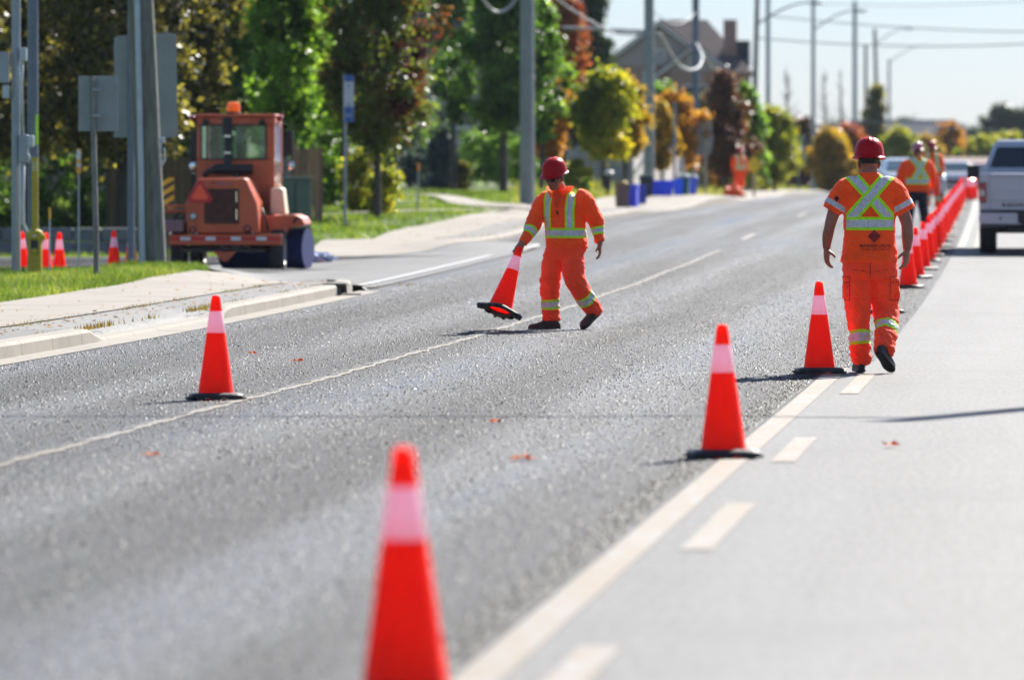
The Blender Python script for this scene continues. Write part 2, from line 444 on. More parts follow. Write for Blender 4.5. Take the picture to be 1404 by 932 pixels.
# gutter, near kerb, boulevard strip, sidewalk
sheet('gutter', D(7.12), D(6.82), -20, 73, .005, M['kerb'], 1, .6, ground=ZR)
def kerb_mesh(name, Y0, Y1, df, hf, step=.5, w=.2):
    ny = int((Y1-Y0)/step)+1; Ys = np.linspace(Y0, Y1, ny); V = []; Fq = []
    for i, y in enumerate(Ys):
        d = df(y); x = float(xl(y)); z = float(zr(y)); h = hf(y)
        for dd, hh in ((d, -.1), (d+.015, h-.03), (d+.045, h), (d+w, h+.004), (d+w, -.1)): V.append((x-dd, y, z+hh))
        if i:
            b = (i-1)*5
            for k in range(4): Fq.append((b+k, b+k+1, b+5+k+1, b+5+k))
    me = np_mesh(name, np.array(V), np.array(Fq))
    uv = me.uv_layers.new(name='UVMap'); li = np.empty(len(me.loops), np.int32); me.loops.foreach_get('vertex_index', li)
    VV = np.array(V); uv.data.foreach_set('uv', np.stack([xl(VV[:,1])-VV[:,0], VV[:,1]], 1)[li].astype(np.float32).ravel())
    bm = bmesh.new(); bm.from_mesh(me)
    ring = [v for v in bm.verts]
    bm.verts.ensure_lookup_table()
    n = len(bm.verts)
    bm.faces.new([bm.verts[k] for k in range(5)]); bm.faces.new([bm.verts[n-5+k] for k in range(5)][::-1])
    bmesh.ops.recalc_face_normals(bm, faces=bm.faces); bm.to_mesh(me); bm.free()
    o = link(name, me, M['kerb'], None, 'auto'); o['kind'] = 'structure'; return o
hn = lambda y: .035+.10*float(1-sstep(52.2, 52.9, y)+sstep(60.4, 61.2, y))
kerb_mesh('kerb', -20, 70.6, lambda y: 7.1, hn, .4)
kerb_mesh('kerb', 71.55, 73.0, lambda y: 7.1+.25*max(0, y-72)**2, lambda y: .15, .2)
def kerbtop(y): return .0
def BOUL(X, Y):
    d = xl(Y)-X; f = np.clip((d-7.29)/.71, 0, 1)**.6
    kt = np.array([hn(y) for y in Y])+zr(Y)-.012
    return kt*(1-f)+G(X, Y)*f
sheet('boulevard', D(8.02), D(7.29), -20, 73.2, .012, M['strip'], 8, .25, ground=BOUL)
sheet('sidewalk', D(9.75), D(8.0), -20, 76.4, .022, M['walk'], 4, .5)
# catch basin in the kerb
t = empty('catch_basin', (float(xl(71.1))-7.2, 71.1, zr(71.1)), 0, 'dark storm drain opening in the kerb beside the driveway', 'storm drain')
MB().box((0, 0, .135), (.3, 1.0, .035)).build('top_slab', M['kerb'], t, bevel=.01)
MB().box((-.03, 0, .05), (.18, .96, .13)).build('opening', mat('drain_dark', (.01,.01,.01), .9), t)
MB().box((.18, 0, .012), (.28, .6, .012)).build('grate', mat('drain_iron', (.05,.05,.05), .6, .6), t)
# side street / driveway
def near_edge(x):   # Y of its near edge for a given X
    pts = [(-40, 84.5), (-14, 84.2), (-8, 84), (-5.6, 83.6), (-4.6, 80.6), (-4.0, 77.2), (-3.4, 76), (-2.0, 73.3), (-.9, 72.8), (0, 72.5)]
    return float(np.interp(x, [p[0] for p in pts], [p[1] for p in pts]))
def far_edge(x):
    pts = [(-40, 95), (-12, 94.5), (-6, 93.5), (-3.4, 93.3), (-2.0, 95.5), (-1.0, 98.5), (-.4, 100.5), (1, 104)]
    return float(np.interp(x, [p[0] for p in pts], [p[1] for p in pts]))
def patch(name, x0, x1, fn, ff, m, zoff, nx=80, ny=24):
    X = np.linspace(x0, x1, nx); V = []
    for x in X:
        a, b = fn(x), ff(x)
        for k in range(ny+1):
            y = a+(b-a)*k/ny; V.append((x, y))
    V = np.array(V); d = xl(V[:,1])-V[:,0]
    Z = G(V[:,0], V[:,1])+zoff
    VV = np.column_stack([V, Z])
    i = (np.arange(nx-1)[:, None]*(ny+1)+np.arange(ny)[None, :]).ravel()
    Fq = np.stack([i, i+ny+1, i+ny+2, i+1], 1)
    me = np_mesh(name, VV, Fq)
    uv = me.uv_layers.new(name='UVMap'); li = np.empty(len(me.loops), np.int32); me.loops.foreach_get('vertex_index', li)
    uv.data.foreach_set('uv', np.stack([d, V[:,1]], 1)[li].astype(np.float32).ravel())
    o = link(name, me, m, None, True); o['kind'] = 'structure'; return o
_ly = [72.6, 73.3, 76, 77.2, 80.6, 83.6, 84.0, 84.2, 84.21, 93.29, 93.3, 95.5, 98.5, 100.5]
_lx = [-.9, -2.0, -3.4, -4.0, -4.6, -5.6, -8, -14, -40, -40, -3.4, -2.0, -1.0, -.5]
sheet('driveway', lambda y: float(np.interp(y, _ly, _lx)), lambda y: float(xl(y))-7.08, 72.9, 100.0, .012, M['drive'], 40, .2)
# far kerb, boulevard and sidewalk
WIN_ = lambda y: np.interp(y, [99.5, 104.7, 110.8, 118.8, 124, 135, 150, 300], [11.3, 10.62, 10.98, 11.4, 11.0, 10.8, 10.3, 10.2])
def ktop(y): x = float(xl(y)-kfar(y))-.2; return g1(x, y)-float(zr(y))
kerb_mesh('kerb', 99.6, 420, lambda y: float(kfar(y)), lambda y: max(.03, ktop(y)+.02), 1.0)
sheet('sidewalk', lambda y: xl(y)-WIN_(y), lambda y: xl(y)-kfar(y)-.19, 99.5, 300, .014, M['walk'], 8, .6)
sheet('boulevard', lambda y: xl(y)-kfar(y)-1.0, lambda y: xl(y)-kfar(y)-.21, 104, 150, .024, M['strip'], 3, 1)
patch('sidewalk', -3.5, -2.0, far_edge, lambda x: 104.5+1.0*(x+3.5), M['walk'], .018, 20, 8)
patch('sidewalk', -2.0, -.55, far_edge, lambda x: 106.0, M['walk'], .020, 20, 8)
# paths that lead to the houses
def pathmesh(name, pts, w, m, zoff=.05):
    pts = [Vector((a, b)) for a, b in pts]; P = []
    for i in range(len(pts)-1):
        for k in range(8): P.append(pts[i].lerp(pts[i+1], k/8))
    P.append(pts[-1]); V = []
    for i, p in enumerate(P):
        t = (P[min(i+1, len(P)-1)]-P[max(i-1, 0)]).normalized(); n = Vector((-t.y, t.x))
        for s in (-1, 0, 1):
            q = p+n*s*w/2; V.append((q.x, q.y, g1(q.x, q.y)+zoff))
    Fq = []
    for i in range(len(P)-1):
        for k in range(2): b = i*3+k; Fq.append((b, b+1, b+4, b+3))
    me = np_mesh(name, np.array(V), np.array(Fq)); me.uv_layers.new(name='UVMap')
    if me.polygons[0].normal.z < 0: me.flip_normals()
    o = link(name, me, m, None, True); o['kind'] = 'structure'
PA = [hit(705, 292), hit(650, 290), hit(600, 290.5), hit(530, 293), hit(450, 296), hit(380, 298)]
PB_ = [hit(700, 287), hit(660, 283), hit(630, 276), hit(600, 270), hit(560, 268), hit(520, 267)]
pathmesh('path', PA, 1.1, M['walk']); pathmesh('path', PB_, 1.2, M['walk'])
def onpath(P):
    m = np.zeros(len(P), bool)
    for pts in (PA, PB_):
        for i in range(len(pts)-1):
            a_, b_ = np.array(pts[i]), np.array(pts[i+1]); ab = b_-a_; t_ = np.clip(((P-a_) @ ab)/(ab @ ab), 0, 1)
            m |= np.linalg.norm(P-(a_+t_[:, None]*ab), axis=1) < .65
    return m
# grass blades, weeds
def blades(name, pts, hmin, hmax, width, cols, label, seed=3):
    r = np.random.default_rng(seed); n = len(pts)
    h = r.uniform(hmin, hmax, n); a = r.uniform(0, 2*np.pi, n); lean = r.normal(0, .45, (n, 2))*h[:, None]
    z = G(pts[:, 0], pts[:, 1])-.02
    dx, dy = np.cos(a)*width/2, np.sin(a)*width/2
    b0 = np.column_stack([pts[:, 0]-dx, pts[:, 1]-dy, z]); b1 = np.column_stack([pts[:, 0]+dx, pts[:, 1]+dy, z])
    tp = np.column_stack([pts[:, 0]+lean[:, 0], pts[:, 1]+lean[:, 1], z+h+.02])
    V = np.stack([b0, b1, tp], 1).reshape(-1, 3); Fq = np.arange(3*n).reshape(n, 3)
    me = np_mesh(name, V, Fq)
    at_ = me.attributes.new('tint', 'FLOAT', 'FACE'); at_.data.foreach_set('value', np.clip(r.normal(.42, .2, n)+.28*np.sin(pts[:, 0]*1.7+np.sin(pts[:, 1]*.5))*np.sin(pts[:, 1]*.63+pts[:, 0]), 0, 1).astype(np.float32))
    o = link(name, me, leafmat(name+'_blades', cols, .35, .5)); tag(o, label, None, None, 'stuff'); o['category'] = 'grass'; return o
def scatter(n, x0, x1, y0, y1, ok, seed):
    r = np.random.default_rng(seed); P = np.column_stack([r.uniform(x0, x1, n), r.uniform(y0, y1, n)])
    return P[ok(P[:, 0], P[:, 1])]
ne = np.vectorize(near_edge)
P = scatter(150000, -11, -3.6, 48, 84, lambda x, y: (xl(y)-x > 9.72) & (y < ne(x)-.02), 5)
blades('grass', P, .04, .12, .016, [(.042,.075,.014), (.09,.15,.026), (.25,.26,.085)], 'short sunlit green grass on the bank beside the sidewalk')
fe = np.vectorize(far_edge)
P = scatter(90000, -16, 2.5, 95, 175, lambda x, y: (xl(y)-x > WIN_(y)+.03) & (y > fe(x)+1.2) & ~((x > -3.5) & (x < -.5) & (y < 106)), 6)
P = P[~onpath(P)]
blades('grass', P, .05, .15, .03, [(.045,.078,.013), (.095,.16,.026), (.22,.24,.075)], 'green lawn beyond the driveway below the street trees', 7)
P = scatter(60000, 0, 22, 140, 380, lambda x, y: (xl(y)-x > 9.0+1.6*(y < 160)) & (xl(y)-x < 20), 8)
blades('grass', P, .08, .3, .05, [(.12,.13,.03), (.2,.22,.06), (.34,.31,.14)], 'dry yellow green grass on the far verge', 9)
# coarse stones standing out of the fresh asphalt
def stones(name, n, d0, d1, y0, y1, rmin, rmax, label, seed):
    r = np.random.default_rng(seed); Y = y0+(y1-y0)*r.beta(1.0, 1.5, n); d = r.uniform(d0, d1, n)
    d = np.where((Y < 45.6) & (d < .11), .12+np.abs(d)*.8, d)
    X = xl(Y)-d; Z = zr(Y)-.002; R = rmin+(rmax-rmin)*r.uniform(0, 1, n)**2
    a0 = r.uniform(0, 6.28, n); P = []
    for k in range(4):
        a = a0+k*np.pi/2+r.normal(0, .3, n); q = R*r.uniform(.7, 1.3, n)
        P.append(np.stack([X+q*np.cos(a), Y+q*np.sin(a), Z], 1))
    for k in range(2):
        a = a0+k*np.pi+r.normal(0, .5, n); q = R*r.uniform(.15, .6, n)
        P.append(np.stack([X+q*np.cos(a), Y+q*np.sin(a), Z+R*r.uniform(.45, 1.1, n)], 1))
    V = np.stack(P, 1).reshape(-1, 3); b = (np.arange(n)*6)[:, None]
    Q = [(0,1,4),(1,2,5),(1,5,4),(2,3,5),(3,0,4),(3,4,5)]
    Fq = np.concatenate([b+np.array(q)[None, :] for q in Q], 1).reshape(-1, 3)
    me = np_mesh(name, V, Fq)
    me.attributes.new('tint', 'FLOAT', 'FACE').data.foreach_set('value', np.repeat(np.clip(r.uniform(0, 1, n)*np.clip(.25+(d+r.normal(0, .08, n))/.55, .15, 1)*(.8+.3*np.cos(3.43*(d-1.25)+.5*np.sin(Y*.09))), 0, 1), 6).astype(np.float32))
    N = NT('asphalt_stone'); t = N.attr('tint')
    c = N.ramp(t, [(0, (.003,.003,.0035)), (.4, (.014,.014,.0145)), (.72, (.07,.07,.072)), (1, (.30,.297,.29))])
    o = link(name, me, N.end(N.bsdf(Base_Color=c, Roughness=.6, Specular_IOR_Level=.35))); tag(o, label, None, None, 'stuff'); o['category'] = 'gravel'
stones('asphalt_stones', 240000, -.2, 6.8, 13, 104, .0045, .0125, 'coarse stones in the surface of the freshly paved lanes', 41)
stones('asphalt_stones', 9000, -.03, .3, 13, 90, .007, .014, 'dark loose chips along the ragged edge of the new asphalt', 42)
# weeds along the joints
wp = []
r_ = np.random.default_rng(4)
def wline(pts, n, sp):
    pts = np.array(pts); 
    for k in range(n):
        t = r_.uniform(0, len(pts)-1); i = int(t); p = pts[i]+(pts[min(i+1, len(pts)-1)]-pts[i])*(t-i)
        if math.sin(p[1]*1.9)+math.sin(p[1]*.83+1)+r_.normal(0, .5) > .35: wp.append((p[0]+r_.normal(0, sp), p[1]+r_.normal(0, sp*3)))
wline([(float(xl(y))-8.0, y) for y in range(45, 77)], 2600, .035)
wline([(float(xl(y))-7.32, y) for y in range(44, 73)], 1500, .03)
wline([(float(xl(y))-7.9+.3*(y-72), y) for y in (72, 74, 76)], 600, .08)
wline([(float(xl(y))-kfar(y)-.3, y) for y in range(101, 120)], 1800, .12)
blades('weeds', np.array(wp), .010, .055, .017, [(.10,.065,.03), (.15,.11,.045), (.10,.13,.025)], 'dry weeds growing in the sidewalk joints', 12)

# ------------------------------------------------------------------ fallen leaves
def fallen(px, py, size, label, seed):
    x, y = hit(px, py); r = random.Random(seed)
    V = [(0, 0, .012)]; k = 15
    for i in range(k):
        a = 2*math.pi*i/k; q = (1.0 if i % 3 == 0 else .5)*size*r.uniform(.8, 1.15)
        V.append((q*math.cos(a), q*math.sin(a), .004+r.uniform(0, .012)+(.02 if i % 5 == 0 else 0)))
    Fs = [(0, 1+i, 1+(i+1) % k) for i in range(k)]
    o = MB().add(V, Fs).build('fallen_leaf', M['fleaf'], None)
    sm = o.modifiers.new('thick', 'SOLIDIFY'); sm.thickness = .002
    o.location = (x, y, g1(x, y)+.006); o.rotation_euler = (0, 0, r.uniform(0, 6))
    tag(o, label, 'leaf', 'fallen leaves on the road')
M['fleaf'] = mat('dry_leaf', (.85,.25,.04), .7, vary=.3, trans=.4)
fallen(717, 632, .085, 'orange brown leaf on the road between the blurred front cone and the right cone', 1)
fallen(208, 627, .06, 'small orange leaf lying on the road below the pale joint near the left cone', 2)
fallen(407, 497, .06, 'small orange leaf on the dark lane right of the left cone', 3)
fallen(1221, 613, .06, 'small red brown leaf on the pale pavement right of the yellow dashes', 4)
fallen(680, 581, .05, 'tiny brown leaf on the wire shadow in mid road', 5)
fallen(346, 487, .04, 'tiny pinkish leaf on the dark lane above the left cone base', 6)

# dry leaf litter blown over the verge, sidewalk and gutter
def litter(pts, size, cols, label, seed, up=.02):
    r = np.random.default_rng(seed); n = len(pts); a = r.uniform(0, 6.28, n); q = size*r.uniform(.5, 1.2, n)
    z = G(pts[:, 0], pts[:, 1])+up; P = []
    for k in range(4):
        e = q*(1.0 if k % 2 == 0 else .55); P.append(np.stack([pts[:, 0]+e*np.cos(a+k*np.pi/2), pts[:, 1]+e*np.sin(a+k*np.pi/2), z+r.uniform(.004, .022, n)], 1))
    me = np_mesh('leaf_litter', np.stack(P, 1).reshape(-1, 3), np.arange(4*n).reshape(n, 4))
    me.attributes.new('tint', 'FLOAT', 'FACE').data.foreach_set('value', r.uniform(0, 1, n).astype(np.float32))
    o = link('leaf_litter', me, leafmat('litter', cols, .2, .7)); tag(o, label, None, None, 'stuff'); o['category'] = 'leaves'
rl = np.random.default_rng(77)
yy_ = rl.uniform(46, 76, 420); dd_ = np.where(rl.random(420) < .5, 7.35+np.abs(rl.normal(0, .25, 420)), rl.uniform(7.4, 10.8, 420))
y2_ = rl.uniform(100, 150, 300); d2_ = kfar(y2_)+.3+np.abs(rl.normal(0, .8, 300))
litter(np.column_stack([np.concatenate([xl(yy_)-dd_, xl(y2_)-d2_]), np.concatenate([yy_, y2_])]), .032, [(.10,.05,.02), (.22,.12,.04), (.34,.17,.04)], 'dry brown leaf litter along the kerb, sidewalk and verge', 78, .03)
# ------------------------------------------------------------------ traffic cones
def cone_plastic():
    N = NT('cone_plastic'); oc = N.obj()
    n = N.noise(oc, 11, 5, .7)
    z = N.n('SeparateXYZ', {0: oc}).outputs[2]
    c = N.mix(N.maprange(n, .35, .7), (1.6,.055,.010), (1.4,.036,.008))
    sc = N.noise(N.mapping(oc, (1, 1, .25)), 38, 5, .8)
    dirty = N.math('MULTIPLY', N.maprange(sc, .5, .66, 0, .75), N.maprange(z, .0, .42, 1, .10))
    c = N.mix(dirty, c, (.16,.03,.015))
    p = N.bsdf(Base_Color=c, Roughness=.5, Specular_IOR_Level=.25, Normal=N.bump(n, .12, .01))
    t = N.n('BsdfTranslucent', {'Color': (1.0,.07,.012,1)}).outputs[0]
    return N.end(N.n('MixShader', {0: .52, 1: p, 2: t}).outputs[0])
M['cone'] = cone_plastic()
def collar_mat():
    N = NT('cone_collar'); oc = N.obj()
    n = N.noise(oc, 30, 5, .75)
    c = N.mix(N.maprange(n, .45, .75, 0, .55), (.98,.84,.92), (.85,.62,.70))
    p = N.bsdf(Base_Color=c, Roughness=.35, Specular_IOR_Level=.5)
    t = N.n('BsdfTranslucent', {'Color': (1.0,.66,.74,1)}).outputs[0]
    return N.end(N.n('MixShader', {0: .42, 1: p, 2: t}).outputs[0])
M['collar'] = collar_mat()
M['rubber'] = mat('black_rubber', (.018,.018,.02), .6, vary=.4, vscale=14, bump=.4, bscale=50, dirt=.35)
def cone_r(z): return .028+(.123-.028)*(.71-z)/(.71-.03)
CH = .71
def make_cone():
    t = empty('traffic_cone', (0, 0, 0))
    prof = [(cone_r(.03)+.006, .028), (cone_r(.05), .05)]+[(cone_r(z), z) for z in (.2, .35, .454)]+[(cone_r(z)-.004, z) for z in (.454, .2, .03)]
    MB().lathe(prof, 40, cap=False).build('cone_body', M['cone'], t, smooth='auto')
    prof = [(cone_r(.602), .602), (cone_r(.65), .65), (cone_r(.69), .69), (.026, .704), (.018, .71), (.017, .70)]+[(cone_r(z)-.004, z) for z in (.68, .602)]
    MB().lathe(prof, 40, cap=False).build('tip', M['cone'], t, smooth='auto')
    cz = [.452, .456, .525, .60, .604]
    MB().lathe([(cone_r(z)+(.0012 if 0 < i < 4 else -.001), z) for i, z in enumerate(cz)], 40, cap=False).build('reflective_collar', M['collar'], t, smooth='auto')
    # base: rounded square frame around the cone foot with feet and gaps beneath
    b = MB(); n = 40; rings = []
    def sq(r, k, p=7): 
        a = 2*math.pi*k/n; c, s = math.cos(a), math.sin(a)
        q = (abs(c)**p+abs(s)**p)**(-1/p); return (r*q*c, r*q*s)
    V = []; 
    lay = [(.118, .012, 2), (.118, .040, 2), (.135, .045, 3), (.172, .038, 9), (.182, .028, 9), (.182, .011, 9), (.172, .009, 9), (.118, .012, 2)]
    for r, z, p in lay:
        for k in range(n): x, y = sq(r, k, p); V.append((x, y, z))
    Fs = []
    for i in range(len(lay)-1):
        for k in range(n): Fs.append((i*n+k, i*n+(k+1) % n, (i+1)*n+(k+1) % n, (i+1)*n+k))
    b.add(V, Fs)
    for a in range(4):
        for e in (-.5, .5):
            ang = math.pi/4+a*math.pi/2+e*.42
            b.box((.175*math.cos(ang)*1.18, .175*math.sin(ang)*1.18, .006), (.05, .03, .014), ang)
    for a in range(4): b.box((.165*math.cos(a*math.pi/2), .165*math.sin(a*math.pi/2), .006), (.03, .06, .014), a*math.pi/2)
    b.build('rubber_base', M['rubber'], t, smooth='auto')
    return t
CONE = make_cone(); _cone_used = [False]
def cone(x, y, label, group=None, rz=None, z=None):
    if _cone_used[0]: o = copy_tree(CONE)
    else: o = CONE; _cone_used[0] = True
    o.location = (x, y, g1(x, y)+.003 if z is None else z)
    o.rotation_euler = (random.uniform(-.012, .012), random.uniform(-.012, .012), random.uniform(0, 1.57) if rz is None else rz)
    tag(o, label, 'cone', group); return o
GC = 'traffic cones around the closed lane'
cone((556-CXP)/490, 7800/490, 'blurred cone nearest the camera, its foot cut off by the frame', GC, .2)
cone((992-CXP)/255, 30.6, 'orange cone standing beside the solid yellow line, second nearest the camera', GC, .1)
cone((1123-CXP)/175.5, 44.4, 'orange cone standing just left of the worker seen from behind', GC, .05)
cone((296-CXP)/200, 39.0, 'lone orange cone standing on the pale joint in the left lane', GC, .12)
row = [(63.0, 'cone half hidden behind the lower leg of the worker seen from behind'), (74.3, 'cone beside the hand of the worker seen from behind, nearest of the long row'),
       (79.5, 'second cone of the long row past the walking worker'), (84.5, 'third cone of the long row past the walking worker'), (89.7, 'fourth cone of the long row, just before the truck shadow'),
       (93.3, 'fifth cone of the long row, nearly touching the fourth'), (97.2, 'sixth cone of the long row, left of the truck shadow'), (101, 'seventh cone of the long row, beyond the truck shadow'),
       (105, 'eighth cone of the long row, below the far vest worker'), (110, None)]
for Y, lb in row:
    cone(float(xl(Y))-.11, Y, lb or 'small far cone in the crowded end of the long row by the truck', GC)
for Y in (113, 117.5, 122, 128, 134, 140, 147, 154, 162, 171, 180, 190, 201, 214, 228):
    cone(float(xl(Y))-.11, Y, 'small far cone in the crowded end of the long row by the truck', GC)
for Y, dx in ((196, 16.03), (205, 16.82)): cone(dx-.3, Y, 'far cone standing apart, right of the crowded row', GC)
for px, Y in ((1331, 185), (1337, 192), (1326, 222)): cone((px-CXP)*Y/F_PX, Y, 'far cone beside the left side of the pickup truck', GC)
for px, lb in ((31, 'cone on the driveway half hidden behind the thin grey pole'), (63, 'cone on the driveway half hidden behind the yellow guard post'),
               (81.5, 'cone on the driveway right of the yellow guard post, fully in view'), (156, 'cone on the driveway left of the wooden utility pole, beside the sign post'),
               (180, 'cone on the driveway showing just left of the wooden pole, its edge hidden')):
    Y = 87+random.uniform(-.3, .3); cone((px-CXP)*Y/F_PX, Y, lb, GC)

# ------------------------------------------------------------------ people
def catmull(P, k):
    P = [np.array(p, float) for p in P]; out = []
    for i in range(len(P)-1):
        p0 = P[max(i-1, 0)]; p1 = P[i]; p2 = P[i+1]; p3 = P[min(i+2, len(P)-1)]
        for j in range(k):
            t = j/k
            out.append(.5*((2*p1)+(-p0+p2)*t+(2*p0-5*p1+4*p2-p3)*t*t+(-p0+3*p1-3*p2+p3)*t**3))
    out.append(P[-1]); return out
def tubeV(pts, rad, hint=(1,0,0), n=18, k=4, e=2.0):
    """tapered round or oval limb; rad: number or (a along hint, b across)"""
    q = [np.concatenate([np.array(p, float), np.array(r if isinstance(r, (tuple, list)) else (r, r), float)]) for p, r in zip(pts, rad)]
    q = catmull(q, k) if len(q) > 2 else [q[0]+(q[1]-q[0])*t for t in np.linspace(0, 1, k+1)]
    V = []; Fs = []; u = Vector(hint)
    for i, p in enumerate(q):
        a = Vector(q[min(i+1, len(q)-1)][:3])-Vector(q[max(i-1, 0)][:3]); a.normalize()
        u2 = u-a*u.dot(a); u2 = u2.normalized() if u2.length > 1e-4 else a.orthogonal().normalized(); w = a.cross(u2); u = u2
        for j in range(n):
            th = 2*math.pi*j/n; c, s = math.cos(th), math.sin(th)
            c = math.copysign(abs(c)**(2/e), c); s = math.copysign(abs(s)**(2/e), s)
            V.append(Vector(p[:3])+u2*c*max(p[3], .002)+w*s*max(p[4], .002))
    m = len(q)
    for i in range(m-1):
        for j in range(n): Fs.append((i*n+j, i*n+(j+1) % n, (i+1)*n+(j+1) % n, (i+1)*n+j))
    Fs.append(tuple(range(n))[::-1]); Fs.append(tuple((m-1)*n+j for j in range(n)))
    return V, Fs
def ringsV(rings, Rv, Fv, n=32, e=2.4, k=3):
    """stack of oval slices: (centre, half width, half depth)"""
    q = catmull([np.array([*c, a, b]) for c, a, b in rings], k)
    Rv, Fv = Vector(Rv), Vector(Fv); V = []; Fs = []
    for p in q:
        for j in range(n):
            th = 2*math.pi*j/n; c, s = math.cos(th), math.sin(th)
            c = math.copysign(abs(c)**(2/e), c); s = math.copysign(abs(s)**(2/e), s)
            V.append(Vector(p[:3])+Rv*c*p[3]+Fv*s*p[4])
    m = len(q)
    for i in range(m-1):
        for j in range(n): Fs.append((i*n+j, i*n+(j+1) % n, (i+1)*n+(j+1) % n, (i+1)*n+j))
    Fs.append(tuple(range(n))[::-1]); Fs.append(tuple((m-1)*n+j for j in range(n)))
    return V, Fs
def ball(c, r, ax=None, n=12):
    V = []; Fs = []; c = Vector(c); A = ax or Matrix.Identity(3)
    for i in range(n+1):
        ph = math.pi*i/n
        for j in range(n*2):
            th = math.pi*j/n
            V.append(c+A @ Vector((r[0]*math.sin(ph)*math.cos(th), r[1]*math.sin(ph)*math.sin(th), r[2]*math.cos(ph))))
    for i in range(n):
        for j in range(2*n): Fs.append((i*2*n+j, i*2*n+(j+1) % (2*n), (i+1)*2*n+(j+1) % (2*n), (i+1)*2*n+j))
    return V, Fs
def fuse(name, parts, voxel, smooth=6, fac=.5):
    m = MB()
    for V, Fs in parts: m.add(V, Fs)
    me = bpy.data.meshes.new(name+'_raw'); me.from_pydata(m.v, [], m.f)
    bm = bmesh.new(); bm.from_mesh(me); bmesh.ops.remove_doubles(bm, verts=bm.verts, dist=1e-5); bmesh.ops.recalc_face_normals(bm, faces=bm.faces); bm.to_mesh(me); bm.free()
    o = bpy.data.objects.new('tmp', me); COL.objects.link(o)
    r = o.modifiers.new('r', 'REMESH'); r.mode = 'VOXEL'; r.voxel_size = voxel
    s = o.modifiers.new('s', 'SMOOTH'); s.iterations = smooth; s.factor = fac
    dg = bpy.context.evaluated_depsgraph_get()
    out = bpy.data.meshes.new_from_object(o.evaluated_get(dg)); out.name = name
    bpy.data.objects.remove(o); bpy.data.meshes.remove(me)
    out.materials.clear(); out.polygons.foreach_set('use_smooth', np.ones(len(out.polygons), bool))
    return out
def get_co(me, what='co'):
    a = np.empty(len(me.vertices)*3, np.float32); (me.vertices.foreach_get('co', a) if what == 'co' else me.vertex_normals.foreach_get('vector', a)); return a.reshape(-1, 3)
def put(me, name, arr):
    at_ = me.attributes.new(name, 'FLOAT', 'POINT'); at_.data.foreach_set('value', np.asarray(arr, np.float32))
def wrinkle(me, amp, freq=(9, 9, 22), seed=0.0, mask=None, ridged=True, skew=.5):
    co = get_co(me).astype(float); nr = get_co(me, 'n')
    d = np.empty(len(co))
    for i, p in enumerate(co):
        q = Vector((p[0]*freq[0]+seed, p[1]*freq[1], (p[2]+skew*p[0])*freq[2]))
        a = mnoise.noise(q); b = mnoise.noise(q*2.1+Vector((7, 3, seed)))
        d[i] = (1-2*abs(a))*.6+b*.5 if ridged else a+b*.4
    d -= d.mean()
    if mask is not None: d = d*mask(co)
    co += nr*(d*amp)[:, None]
    me.vertices.foreach_set('co', co.astype(np.float32).ravel()); me.update()
def polyparam(co, P):
    """arc length along a polyline and distance to it"""
    P = np.array(P, float); best = np.full(len(co), 1e9); s = np.zeros(len(co)); L = 0
    for i in range(len(P)-1):
        ab = P[i+1]-P[i]; l = np.linalg.norm(ab)
        t = np.clip(((co-P[i]) @ ab)/(l*l), 0 if i else -1, 1 if i < len(P)-2 else 2)
        dd = np.linalg.norm(co-(P[i]+np.clip(t, 0, 1)[:, None]*ab), axis=1)
        m = dd < best; best[m] = dd[m]; s[m] = L+t[m]*l; L += l
    return s, best
def hand_parts(W, Dv, Nv, Av, curl=(.35,.4,.35), spread=.012, sc=1.0, thumb=(.55,.75,.25)):
    """W wrist, Dv along the fingers, Nv palm side, Av thumb side"""
    W, Dv, Nv, Av = Vector(W), Vector(Dv).normalized(), Vector(Nv).normalized(), Vector(Av).normalized(); P = []
    P.append(tubeV([W-Dv*.03, W+Dv*.02, W+Dv*.06*sc, W+Dv*.10*sc], [(.027, .021), (.034, .020), (.043*sc, .018), (.040*sc, .013)], Av, 16, 3, 2.4))
    for i, L in enumerate((.072, .082, .076, .058)):
        o = (.031-.021*i)*sc
        b = W+Dv*(.092-.004*(i == 3))*sc+Av*o; d = (Dv+Av*(spread*(1.5-i)*4)).normalized(); pts = [b-d*.03, b]; ang = 0
        for kf, seg in zip(curl, (.45, .30, .25)):
            ang += kf; dd = d*math.cos(ang)+Nv*math.sin(ang); pts.append(pts[-1]+dd*L*seg*sc)
        P.append(tubeV(pts, [.0095*sc, .0095*sc, .009*sc, .0082*sc, .007*sc], Av, 10, 2))
    b = W+Dv*.02*sc+Av*.024*sc; d = (Dv*thumb[0]+Av*thumb[1]+Nv*thumb[2]).normalized(); d2 = (d*.7+Dv*.5+Nv*.25).normalized()
    P.append(tubeV([b-d*.012, b+d*.03*sc, b+d*.055*sc, b+d*.055*sc+d2*.032*sc], [.016*sc, .0135*sc, .0115*sc, .009*sc], Nv, 10, 2))
    return P
